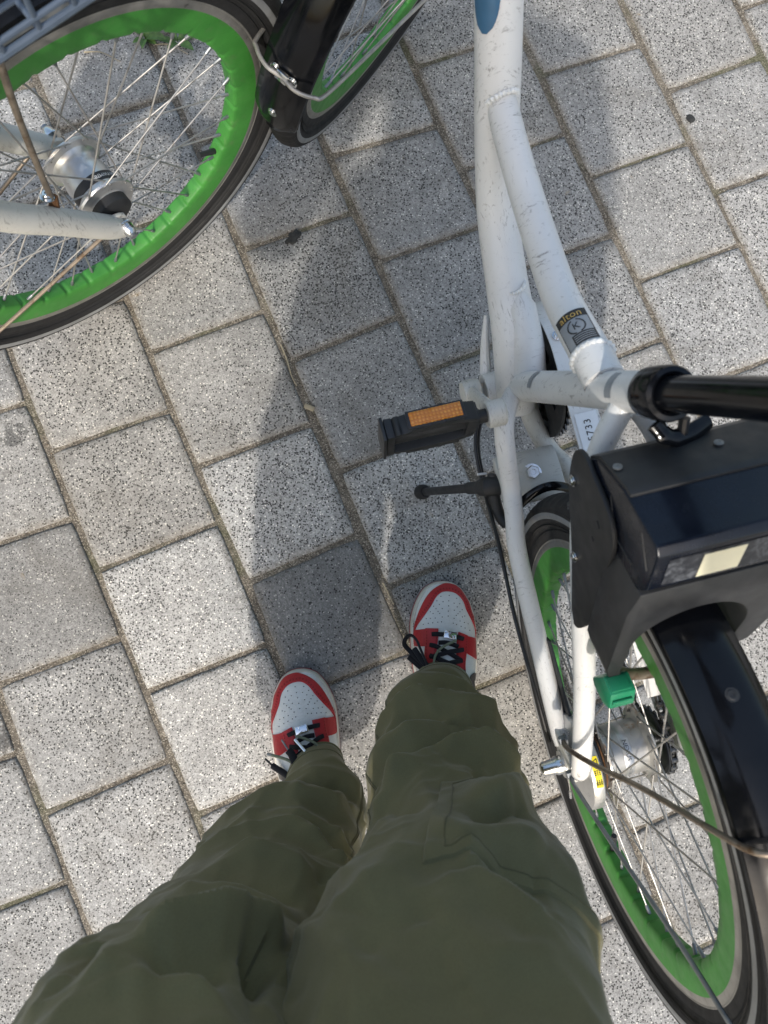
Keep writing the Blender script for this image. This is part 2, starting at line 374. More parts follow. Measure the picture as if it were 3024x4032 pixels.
def slab_geometry(s, v0, n=9, full=True):
    c = [corner(s, v0, s), corner(s + 1, v0, s), corner(s + 1, v0 + 1, s), corner(s, v0 + 1, s)]   # tl tr br bl
    cen = sum(c, Vector()) / 4; j = JW * random.uniform(.75, 1.35)
    def ring(inset, z, jit):
        q = []
        for i in range(4):
            a, b = c[i], c[(i + 1) % 4]; pr = c[i - 1]
            e1 = (b - a).normalized(); e0 = (a - pr).normalized()
            n1 = Vector((e1.y, -e1.x, 0)); n0 = Vector((e0.y, -e0.x, 0))
            if n1.dot(cen - a) < 0: n1 = -n1
            if n0.dot(cen - a) < 0: n0 = -n0
            q.append(a + (n1 + n0) * inset)
        out = []
        rc = .004
        for i in range(4):
            a, b = q[i], q[(i + 1) % 4]
            for k in range(n):
                t = k / n
                p = a.lerp(b, t)
                if k == 0: p = p + (cen - p).normalized() * .0022
                w = to_world(p.x, p.y); nv = noise.noise((w.x * 70, w.y * 70, 1.7)) * .8 + noise.noise((w.x * 220, w.y * 220, 5.1)) * .6
                p = p + (cen - p).normalized() * (nv * jit)
                out.append(to_world(p.x, p.y) + Vector((0, 0, z + (noise.noise((w.x * 140, w.y * 140, 9)) * .0004 if z > -.003 else 0))))
        return out
    tilt = Vector((random.uniform(-1, 1), random.uniform(-1, 1), 0)) * .006; dz = random.uniform(-.0006, .0010)
    r0 = ring(j, -.014, .0010); r1 = ring(j + .0004, -.0026, .0012); r2 = ring(j + .0032, 0, .0016); r3 = ring(j + .013, 0.0003, 0)
    wc = to_world(cen.x, cen.y)
    vs = r0 + r1 + r2 + r3
    for p in vs:
        if p.z > -.01: p.z += tilt.x * (p.x - wc.x) + tilt.y * (p.y - wc.y) + dz
    m = len(r0); fs = []
    for a in range(3):
        for k in range(m): fs.append((a * m + k, a * m + (k + 1) % m, (a + 1) * m + (k + 1) % m, (a + 1) * m + k))
    fs.append(tuple(range(3 * m, 4 * m)))
    edge = [1.0] * m + [1.0] * m + [.8] * m + [0.0] * m
    return vs, fs, edge, wc
def finish_slabs(name, vs, fs, edge):
    me = bpy.data.meshes.new(name); me.from_pydata([tuple(p) for p in vs], [], fs); me.update(); me.materials.append(MT['paver'])
    at = me.attributes.new('edge', 'FLOAT', 'POINT'); at.data.foreach_set('value', edge)
    bm = bmesh.new(); bm.from_mesh(me); bmesh.ops.recalc_face_normals(bm, faces=bm.faces); bm.to_mesh(me); bm.free()
    me.polygons.foreach_set('use_smooth', [True] * len(me.polygons)); me.set_sharp_from_angle(angle=R(50))
    return me
# slabs with a face of their own: (strip, position): brightness, grain density, warmth
FACE = {(2, 2.0): (.58, .14, .0), (2, 1.0): (1.28, .62, .45), (1, 1.5): (1.36, .70, .5), (3, 1.5): (1.22, .55, .45), (1, 2.5): (1.30, .62, .5), (2, 0.0): (1.0, .42, .8), (1, .5): (.95, .5, .85), (0, 1.0): (.78, .45, .5),
        (2, -1.0): (.98, .45, .6), (3, -.5): (.85, .72, .3), (3, -1.5): (.85, .45, .3), (4, -1.0): (.85, .42, .2), (4, 0.0): (.85, .42, .3), (3, .5): (.85, .45, .3), (3, 2.5): (.9, .5, .3), (0, 0.0): (1.0, .5, .6), (0, 2.0): (1.0, .55, .5), (1, -.5): (1.0, .5, .8),
        (6, 0.0): (1.0, .5, .6), (5, -1.5): (.98, .5, .6), (7, .5): (1.1, .6, .5), (4, 3.0): (1.25, .6, .5), (5, 2.5): (1.25, .6, .5), (0, 3.0): (1.15, .6, .5), (1, 3.5): (1.2, .6, .5), (6, 2.0): (1.3, .62, .4)}
far_v, far_f, far_e = [], [], []
for s in range(-19, 27):
    for n_ in range(-24, 25):
        v0 = n_ + (.5 if s % 2 else 0.0)
        wc = to_world((s + .5) * TS, -(v0 + .5) * TS)
        if -1.0 < wc.x < 1.15 and -.95 < wc.y < 1.35:
            vs, fs, ed, c0 = slab_geometry(s, v0)
            o = link('paving_slab', finish_slabs('paving_slab', [p - c0 for p in vs], fs, ed), pavement, Matrix.Translation(c0))
            o.color = tuple(FACE.get((s, v0), (random.uniform(.93, 1.1), random.uniform(.42, .58), random.uniform(.3, .7)))) + (1,)
        elif abs(wc.x) < 4.2 and abs(wc.y) < 4.2:
            vs, fs, ed, c0 = slab_geometry(s, v0, 1); b = len(far_v)
            far_v += vs; far_f += [tuple(i + b for i in f) for f in fs]; far_e += ed
fo = link('paving_slab_field', finish_slabs('paving_slab_field', far_v, far_f, far_e), pavement); fo.color = (1.05, .5, .5, 1); tag(fo, kind='stuff')

# loose grit in and beside the joints
def grit():
    rnd = random.Random(21); mb = MB()
    for s in range(-4, 12):
        for q in range(330):
            if rnd.random() < .5:
                k = s; v = rnd.uniform(-6, 8); p = Vector((k * TS + rnd.gauss(0, .0042), -v * TS, 0))
            else:
                n_ = rnd.randint(-6, 8) + (.5 if s % 2 else 0); u = rnd.random(); p = Vector(((s + u) * TS, -n_ * TS + .004 - .005 * u + rnd.gauss(0, .0040), 0))
            w = to_world(p.x, p.y)
            if not (-.75 < w.x < .9 and -.8 < w.y < 1.2): continue
            if noise.noise((w.x * 7, w.y * 7, 2)) < rnd.uniform(-.5, .35): continue
            r_ = rnd.uniform(.0006, .0016); z = -.0022 + r_ * .6; mb.cur = rnd.choice((0, 0, 1, 2))
            o = [w + Vector((0, 0, z)) + Vector(d) * r_ * rnd.uniform(.7, 1.2) for d in ((1, 0, 0), (-1, 0, 0), (0, 1, 0), (0, -1, 0), (0, 0, .8), (0, 0, -.8))]
            mb.add(o, [(0, 2, 4), (2, 1, 4), (1, 3, 4), (3, 0, 4), (2, 0, 5), (1, 2, 5), (3, 1, 5), (0, 3, 5)])
    o = mb.build('grit', [mat('pale_grit', (.34, .31, .26), .9), mat('brown_grit', (.16, .12, .08), .9), mat('dark_grit', (.05, .047, .043), .9)], pavement, smooth=False); tag(o, kind='stuff')
grit()

# ------------------------------------------------------------------ bicycles: shared pieces
WR = .305                                   # tyre outer radius
def wheel_meshes():
    out = {}
    # tyre: casing with shoulder lugs
    prof = [(.266, .0125), (.2705, .0175), (.277, .0210), (.285, .0225), (.2925, .0212), (.2985, .0172), (.3025, .0100), (.3046, .0035)]
    prof = prof + [(r, -wv) for r, wv in reversed(prof)]
    mb = MB(); n = 300; m = len(prof); vs = []
    for i in range(n):
        a = 2 * PI * i / n
        for k, (r, wv) in enumerate(prof):
            lug = 0
            if k in (5, 6, m - 6, m - 7) and i % 3 == 0: lug = -.0016
            if k in (7, m - 8) and i % 6 < 2: lug = -.0010
            rr = r + lug
            vs.append((rr * math.cos(a), wv * (1 + lug * 12), rr * math.sin(a)))
    fs = [(i * m + k, i * m + k + 1, ((i + 1) % n) * m + k + 1, ((i + 1) % n) * m + k) for i in range(n) for k in range(m - 1)]
    mb.add(vs, fs); out['tyre'] = mb.mesh('tyre', MT['rubber'], angle=24)
    # reflective strip on each sidewall
    mb = MB()
    for s in (1, -1):
        mb.lathe([(.2792, s * .0220), (.2820, s * .0228), (.2850, s * .0230), (.2868, s * .0226)], 120)
    out['strip'] = mb.mesh('reflective_strip', MT['reflect'])
    mb = MB()
    for s in (1, -1):
        for rr in (.2712, .2745, .2905): mb.lathe([(rr - .0006, s * .0186), (rr, s * (.0200 if rr < .28 else .0221)), (rr + .0006, s * .0186)], 120)
    out['rib'] = mb.mesh('sidewall_rib', MT['rubber'])
    # rim: grey brake tracks and a deep green painted section
    mb = MB(); n = 576; per = n // 36
    def rin(i):
        d = min(i % per, per - i % per); return .2120 + (.0026 if d == 0 else (.0016 if d == 1 else 0.0))
    for s in (1, -1):
        mb.cur = 0; mb.lathe([(r, s * wv) for r, wv in ((.2530, .0118), (.2535, .0138), (.2524, .0142), (.2518, .0137), (.2508, .0137), (.2502, .0141), (.2435, .0140))], 144)
        mb.cur = 2; mb.lathe([(r, s * wv) for r, wv in ((.2700, .0150), (.2680, .0152), (.2650, .0140), (.2640, .0152), (.2580, .0150), (.2570, .0144), (.2532, .0139))], 144)
    mb.cur = 1
    for s in (1, -1):
        rows_ = []
        for i in range(n + 1):
            a = 2 * PI * i / n; ri = rin(i % n); row = []
            for r, wv in ((.2435, .0140), (.2428, .0140), (.2330, .0130), (.2240, .0121), (ri + .0040, .0112), (ri + .0010, .0096), (ri, .0080), (ri, .0)):
                row.append(Vector((r * math.cos(a), s * wv, r * math.sin(a))))
            rows_.append(row)
        mb.grid(rows_)
    out['rim'] = mb.mesh('rim', [MT['track'], MT['green'], MT['rubber']], angle=50)
    out['spokes'] = {}
    return out
WM = wheel_meshes()
def spoke_mesh(fr, fw_, side, cross):
    """one spoke whose rim end lies at angle 0; hub end on flange radius fr at offset fw_"""
    mb = MB(); a = cross * R(56)
    hub = Vector((fr * math.cos(a), side * fw_, fr * math.sin(a))); rim = Vector((.2150, side * .0015, 0))
    out_ = side * .0022 * (1 if cross > 0 else -1)
    el = hub + Vector((0, out_, 0)); d = (rim - el).normalized()
    mb.tube([hub - Vector((0, out_ * 1.6, 0)), hub, el, el + d * .004, rim], .00105, 8)
    mb.cur = 1; mb.tube([rim - d * .0135, rim - d * .0125, rim + d * .001], [.0015, .0021, .0023], 8)
    return mb.mesh('spoke', [MT['steel'], MT['steel_dark']])
def add_wheel(parent, M, hub_fn, fr, fwid, tyre_label=None, phase=0.0, valve=-.6):
    wo = empty('wheel', M, parent)
    link('tyre', WM['tyre'], wo); link('rim', WM['rim'], wo); link('reflective_strip', WM['strip'], wo); link('sidewall_rib', WM['rib'], wo)
    key = (fr, fwid)
    if key not in WM['spokes']:
        WM['spokes'][key] = {(sd, cr): spoke_mesh(fr, fwid, sd, cr) for sd in (1, -1) for cr in (1, -1)}
    for i in range(36):
        sd = 1 if i % 2 else -1; cr = 1 if (i // 2) % 2 else -1
        link('spoke', WM['spokes'][key][(sd, cr)], wo, Matrix.Rotation(-(2 * PI * i / 36 + phase), 4, 'Y'))
    vb = MB(); vb.tube([(.214, 0, 0), (.204, 0, 0), (.198, 0, 0), (.182, 0, 0)], [.0042, .0042, .0038, .0036], 10)
    vb.build('valve', MT['black_plastic'], wo, Matrix.Rotation(-valve, 4, 'Y'))
    hub_fn(wo)
    return wo
def bolt(parent, name, M, r=.005, h=.004, hexed=True, material=None):
    mb = MB(); n = 6 if hexed else 20
    mb.lathe([(r * 1.35, 0), (r * 1.35, .0012)], 20).lathe([(r * 1.35, .0012), (0.0001, .0012)], 20)
    mb.lathe([(r, .0012), (r, h * .8), (r * .85, h), (r * .45, h), (r * .40, h - .0015), (.0001, h - .0015)], n)
    return mb.build(name, material or MT['chrome'], parent, M, angle=25)
def axis_M(p, d):
    """matrix whose local +y runs along d at p"""
    d = Vector(d).normalized(); q = Vector((0, 1, 0)).rotation_difference(d); return Matrix.Translation(Vector(p)) @ q.to_matrix().to_4x4()

def hub_front(wo):
    mb = MB()   # dynamo hub shell
    mb.lathe([(.008, -.044), (.020, -.042), (.024, -.036), (.0265, -.0345), (.0375, -.0335), (.0385, -.031), (.0375, -.0285), (.031, -.0275), (.0285, -.022), (.0285, .004), (.027, .010), (.0255, .016), (.0265, .022), (.030, .0265), (.0375, .0285), (.0385, .031), (.0375, .0335), (.0265, .0345), (.018, .040), (.008, .042)], 56)
    h = mb.build('hub', MT['alloy'], wo)
    lb = MB(); lb.lathe([(.0287, -.0205), (.0291, -.0200), (.0291, -.0095), (.0287, -.0090)], 56); lb.build('label_band', MT['print'], wo)
    def mp(x0):
        return lambda x, y: (math.cos((x + x0) / .0293 + 1.35) * .0294, -.0148 + y, math.sin((x + x0) / .0293 + 1.35) * .0294)
    text_mesh('lettering', 'YWM789', .0062, lambda x, y: mp(-.008)(x, -y), MT['print_white'], wo)
    text_mesh('lettering', 'son', .0085, lambda x, y: mp(-.027)(x, -y), MT['print_white'], wo)
    text_mesh('lettering', 'Ha', .0085, lambda x, y: mp(-.043)(x, -y), MT['print_white'], wo)
    pb = MB(); pb.lathe([(.0001, -.0345), (.024, -.0350), (.024, -.0470), (.019, -.0500), (.0001, -.0500)], 40); pb.build('dynamo_cap', MT['black_plastic'], wo)
    ax = MB(); ax.tube([(0, -.083, 0), (0, .083, 0)], .0046, 12); ax.build('axle', MT['steel_dark'], wo)
    for s in (1, -1):
        nb = MB(); nb.lathe([(.0001, s * .081), (.0045, s * .080), (.0068, s * .077), (.0080, s * .071), (.0085, s * .068), (.0110, s * .0675), (.0110, s * .066), (.0001, s * .066)], 24); nb.build('axle_nut', MT['chrome'], wo)
def hub_rear(wo):
    mb = MB()
    mb.lathe([(.020, .030), (.031, .029), (.040, .0275), (.0405, .0255), (.032, .0245), (.0290, .022), (.0290, .018), (.0302, .0175), (.0302, -.022), (.034, -.0245), (.044, -.0255), (.0445, -.0275), (.036, -.029), (.026, -.034), (.020, -.036)], 64)
    mb.build('hub', MT['alloy_rust'], wo)
    lb = MB(); lb.lathe([(.0303, .0065), (.0306, .006), (.0306, -.0035), (.0303, -.004)], 64); lb.build('label_band', MT['alloy'], wo)
    mp = lambda x, y, c=2.0: (math.cos(c + x / .0307) * .0308, .0055 - y, math.sin(c + x / .0307) * .0308)
    text_mesh('lettering', 'NEXUS', .0075, lambda x, y: mp(x, y + .004, 1.40), MT['print'], wo)
    text_mesh('lettering', 'INTER 3', .0055, lambda x, y: mp(x, y + .004, 2.35), MT['steel_dark'], wo)
    rb = MB(); rb.lathe([(.020, .031), (.038, .0315), (.0385, .0335), (.030, .0345), (.020, .035)], 40); rb.build('flange_rust_ring', MT['rust'], wo)
    # roller brake
    b1 = MB(); b1.lathe([(.012, .0345), (.042, .035), (.0445, .0365), (.0445, .0415), (.042, .043)], 60); b1.build('brake_seal', MT['black_plastic'], wo)
    b2 = MB(); b2.lathe([(.030, .0425), (.0535, .0415), (.0550, .0430), (.0550, .0520), (.0535, .0545), (.044, .0565), (.030, .0590), (.012, .0600)], 60); br = b2.build('roller_brake', MT['alloy'], wo)
    yl = MB()
    a0, a1 = R(74), R(110)
    yl.grid([[Vector((math.cos(a0 + (a1 - a0) * i / 12) * .0554, wv, math.sin(a0 + (a1 - a0) * i / 12) * .0554)) for wv in (.0436, .0516)] for i in range(13)])
    yl.build('warning_sticker', MT['yellow'], br)
    for k, (aa, g) in enumerate(((R(80), 0), (R(92), 1), (R(103), 2))):
        pm = MB()
        if k == 0:
            tri = lambda r_: [Vector((math.cos(aa + dx / .0554) * .0557, .0476 + dy, math.sin(aa + dx / .0554) * .0557)) for dx, dy in ((-r_, -r_ * .9), (r_, -r_ * .9), (0, r_ * 1.1))]
            o_, i_ = tri(.0034), tri(.0022); pm.add(o_ + i_, [(0, 1, 4, 3), (1, 2, 5, 4), (2, 0, 3, 5)])
        else:
            for q in range(3):
                da = (q - 1) * .038
                for (y0, y1) in ((.0445, .0458), (.0470, .0480), (.0492, .0508)):
                    pm.grid([[Vector((math.cos(aa + da + e) * .0557, yy, math.sin(aa + da + e) * .0557)) for yy in (y0, y1)] for e in (-.013, .013)])
        pm.build('warning_print', MT['print'], br)
    # sprocket
    sp = MB(); teeth = 18; pts = []
    for i in range(teeth * 4):
        rr = .0398 if i % 4 == 1 else (.0385 if i % 4 == 2 else .0340); pts.append((rr * math.cos(2 * PI * i / teeth / 4), 0, rr * math.sin(2 * PI * i / teeth / 4)))
    sp.prism(pts, (0, 1, 0), -.0465, -.0440); sp.build('sprocket', MT['chain'], wo, smooth=False)
    dc = MB(); dc.lathe([(.034, -.0400), (.0385, -.0405), (.0385, -.0425), (.020, -.0432)], 48); dc.build('dust_cover', MT['black_plastic'], wo)
    ax = MB(); ax.tube([(0, -.090, 0), (0, .072, 0)], .0048, 12); ax.build('axle', MT['steel_dark'], wo)

def L(s, h, wv=0.0): return Vector((s, wv, h + WR))
def curve_tube(parent, name, pts, rad, material, n=16, per=8, flat=1.0, up=None):
    P = [tuple(p) + (r,) for p, r in zip(pts, rad if isinstance(rad, (list, tuple)) else [rad] * len(pts))]
    # spline over xyz + radius
    Q = spline_nd(P, per); mb = MB(); mb.tube([q[:3] for q in Q], [q[3] for q in Q], n, flat=flat, up=up); return mb.build(name, material, parent)
def spline_nd(P, per):
    out = []; D = len(P[0])
    for i in range(len(P) - 1):
        p0 = P[i - 1] if i else tuple(2 * a - b for a, b in zip(P[0], P[1])); p1, p2 = P[i], P[i + 1]
        p3 = P[i + 2] if i + 2 < len(P) else tuple(2 * a - b for a, b in zip(P[-1], P[-2]))
        for k in range(per):
            t = k / per
            out.append(tuple(.5 * (2 * b + (c - a) * t + (2 * a - 5 * b + 4 * c - d) * t * t + (3 * b - a - 3 * c + d) * t ** 3) for a, b, c, d in zip(p0, p1, p2, p3)))
    out.append(tuple(P[-1])); return out
def weld_ring(parent, c, T, r, facing, rt=.0016, a0=-PI, a1=PI, skew=0.0, n=46):
    """bead of overlapping ripples round a tube joint"""
    f = tube_surface(c, T, facing, r); pts = []; rad = []
    for i in range(n + 1):
        a = a0 + (a1 - a0) * i / n
        p = f(skew * math.cos(a), a * r, 0); pts.append(p); rad.append(rt * (1.2 if i % 2 else .7))
    mb = MB(); mb.tube(pts, rad, 8); return mb.build('weld', MT['weld'], parent)

def fender(parent, M, a0, a1, rad=.317, wid=.030, name='mudguard', matname='black_gloss', n=70):
    """curved guard over the wheel between angles a0..a1 (0 = forward, 90 = top)"""
    mb = MB(); rows_ = []
    for i in range(n + 1):
        t = i / n; a = a0 + (a1 - a0) * t
        end = min(1.0, min(t, 1 - t) / .035); wf = wid * (.62 + .38 * math.sqrt(max(0, 1 - (1 - end) ** 2)))
        row = []
        for k in range(15):
            q = (k - 7) / 7; lift = math.cos(q * 1.45)
            r = rad - .012 + .014 * lift + (-.0012 if .55 < abs(q) < .75 else 0)
            row.append(Vector((r * math.cos(a), math.sin(q * 1.45) / math.sin(1.45) * wf, r * math.sin(a))))
        rows_.append(row)
    mb.grid(rows_)
    me = mb.mesh(name, MT[matname]); o = link(name, me, parent, M)
    md = o.modifiers.new('thick', 'SOLIDIFY'); md.thickness = .0014; md.offset = -1
    return o

# ------------------------------------------------------------------ the frame and everything on it
def build_frame(b, rear_parts=True):
    DT = [L(.430, -.047), L(.468, -.002), L(.505, .024), L(.560, .044), L(.625, .075), L(.680, .135), L(.722, .192), L(.770, .255), L(.855, .372)]
    curve_tube(b, 'down_tube', DT, [.0240, .0275, .0270, .0245, .0236, .0236, .0234, .0232, .0230], MT['white'], 24)
    TT = [L(.378, .232), L(.415, .216), L(.475, .187), L(.545, .176), L(.620, .170), L(.688, .172), L(.712, .186)]
    curve_tube(b, 'top_tube', TT, [.0190, .0186, .0178, .0170, .0164, .0158, .0130], MT['white'], 22)
    ST = [L(.460, -.050), L(.4515, -.030), L(.398, .142), L(.343, .318)]
    curve_tube(b, 'seat_tube', ST, [.0185, .0185, .0175, .0172], MT['white'], 24, 6)
    bb = MB(); bb.lathe([(.0001, -.034), (.0150, -.034), (.0150, -.0352), (.0205, -.0352), (.0215, -.034), (.0215, .034), (.0205, .0352), (.0160, .0352), (.0155, .030), (.0001, .030)], 32, Matrix.Translation(L(.458, -.050))); bb.build('bottom_bracket', MT['white'], b)
    gs = MB(); gs.tube([L(.548, .054, -.006), L(.522, .050, -.007), L(.480, .030, -.008), L(.445, .002, -.008)], [.004, .0165, .0205, .0215], 16); gs.build('gusset', MT['white'], b)
    # left brace rib beside the down tube
    curve_tube(b, 'brace_rib', [L(.545, -.022, .015), L(.51, -.040, .022), L(.470, -.056, .028)], [.003, .006, .008], MT['white'], 10)
    ht = MB(); hd = Vector((-.342, 0, .94)); hc = L(.872, .345)
    ht.tube([hc, hc + hd * .13], [.0215, .0215], 24); ht.build('head_tube', MT['white'], b)
    for s in (1, -1):
        if s == 1: CS = [L(.440, -.005, .010), L(.415, .012, .030), L(.392, .016, .0405), L(.355, .000, .0425), L(.322, -.014, .0425), L(.288, -.013, .048), L(.244, -.010, .0555), L(.133, -.004, .060), L(.045, -.006, .0620), L(.020, -.004, .0625)]
        else: CS = [L(.445, -.060, -.018), L(.415, -.066, -.021), L(.388, -.078, -.030), L(.364, -.082, -.0405), L(.338, -.068, -.050), L(.290, -.045, -.056), L(.20, -.028, -.062), L(.10, -.014, -.064), L(.03, -.004, -.066)]
        curve_tube(b, 'chain_stay', CS, [.0110, .0118, .0118, .0116, .0114, .0113, .0112, .0110, .0104, .0092] if s == 1 else [.0125] * 5 + [.0105] * 4, MT['white'] if s == 1 else MT['white_dirty'], 16)
        SS = [L(.348, .268, s * .006), L(.318, .248, s * .026), L(.270, .216, s * .044), L(.180, .160, s * .050), L(.096, .105, s * .0525), L(.012, .052, s * .0610), L(-.004, .038, s * .0640)]
        curve_tube(b, 'seat_stay', SS, [.0108, .0108, .0110, .0112, .0112, .0106, .0085], MT['white'], 16)
        dp = MB(); poly = [(.040, .004), (.024, .022), (-.002, .040), (-.014, .030), (-.013, .010), (-.016, -.010), (-.006, -.016), (.010, -.012), (.030, -.006)]
        dp.prism([L(p[0], p[1]) for p in poly], (0, 1, 0), s * .0665 - .0026, s * .0665 + .0026); dp.build('dropout', MT['white_dirty'], b, bevel=.0012)
        an = MB(); an.lathe([(.0155, s * .0685), (.0155, s * .0705), (.009, s * .0705)], 24, Matrix.Translation(L(0, 0))); an.build('axle_washer', MT['alloy'], b)
        nut = MB(); nut.lathe([(.0105, s * .0705), (.0105, s * .0775), (.0092, s * .0795), (.0080, s * .0930), (.0060, s * .0955), (.0001, s * .0960)], 24 if s == 1 else 6, Matrix.Translation(L(0, 0))); nut.build('axle_nut', MT['chrome'], b)
    cross = MB(); cross.tube([L(.346, .266, -.013), L(.346, .266, .013)], .0105, 14); cross.build('stay_bridge', MT['white'], b)
    weld_ring(b, L(.3455, .262), L(.29, .23, .035) - L(.3455, .262, .004), .0108, (-.3, .9, .5), .0027, skew=.004)
    weld_ring(b, L(.404, .221), L(.475, .187) - L(.378, .232), .0192, (.2, .6, .8), .0024, skew=.003)
    weld_ring(b, L(.694, .175), Vector((-.06, 0, -.004)), .0162, (0, .6, .8), .0026, skew=.004)
    weld_ring(b, L(.546, .056, -.004), L(.5, .035) - L(.545, .052), .0115, (0, .5, .9), .0022, skew=.008)
    # blue rounded decal, certificate sticker, serial labels
    return DT, TT, ST

def smooth_poly(pts, per=3):
    return [(p.x, p.y) for p in closed_spline([Vector((a, c, 0)) for a, c in pts], per)]
def build_seat(b, with_saddle=True):
    ax = (L(.343, .318) - L(.398, .142)).normalized(); p0 = L(.345, .312)
    cl = MB(); q = axis_M(p0, ax)
    cl.lathe([(.0168, -.002), (.0200, -.001), (.0205, .000), (.0205, .0105), (.0200, .0125), (.0212, .0135), (.0212, .0275), (.0200, .0300), (.0165, .0310), (.0142, .0300)], 40, q); cl.build('seat_clamp', MT['black_gloss'], b)
    lv = MB(); m = p0 + ax * .020
    lv.tube(spline([m + Vector((-.020, .012, -.004)), m + Vector((-.030, .006, -.006)), m + Vector((-.034, -.010, -.010)), m + Vector((-.026, -.034, -.014))], 5), [.0075, .0072, .0068, .0064] * 4, 10, flat=.6); lv.build('clamp_lever', MT['black_gloss'], b)
    ps = MB(); ps.tube([p0 + ax * .02, p0 + ax * .20], .0136, 28); ps.build('seat_post', MT['black_gloss'], b)
    if with_saddle:
        top = p0 + ax * .205; sm = MB(); rows_ = []
        for i in range(19):
            t = i / 18; wd = .022 + .062 * max(0, (t - .35) / .65) ** 1.3; wd *= math.sqrt(max(.02, 1 - max(0, (t - .86) / .14) ** 2)); wd *= math.sqrt(min(1, t / .05 + .05))
            row = []
            for k in range(17):
                a = PI * k / 16
                row.append(top + Vector((.115 - .25 * t, wd * math.cos(a), .015 + (.016 + .012 * t) * math.sin(a) ** .6 + .012 * (t - .4) ** 2 * 4)))
            for k in range(1, 8):
                a = PI + PI * k / 8; row.append(top + Vector((.115 - .25 * t, wd * .8 * math.cos(a), .015 + .018 * math.sin(a))))
            rows_.append(row + [row[0]])
        sm.grid(rows_); sm.build('saddle', MT['black_plastic'], b)

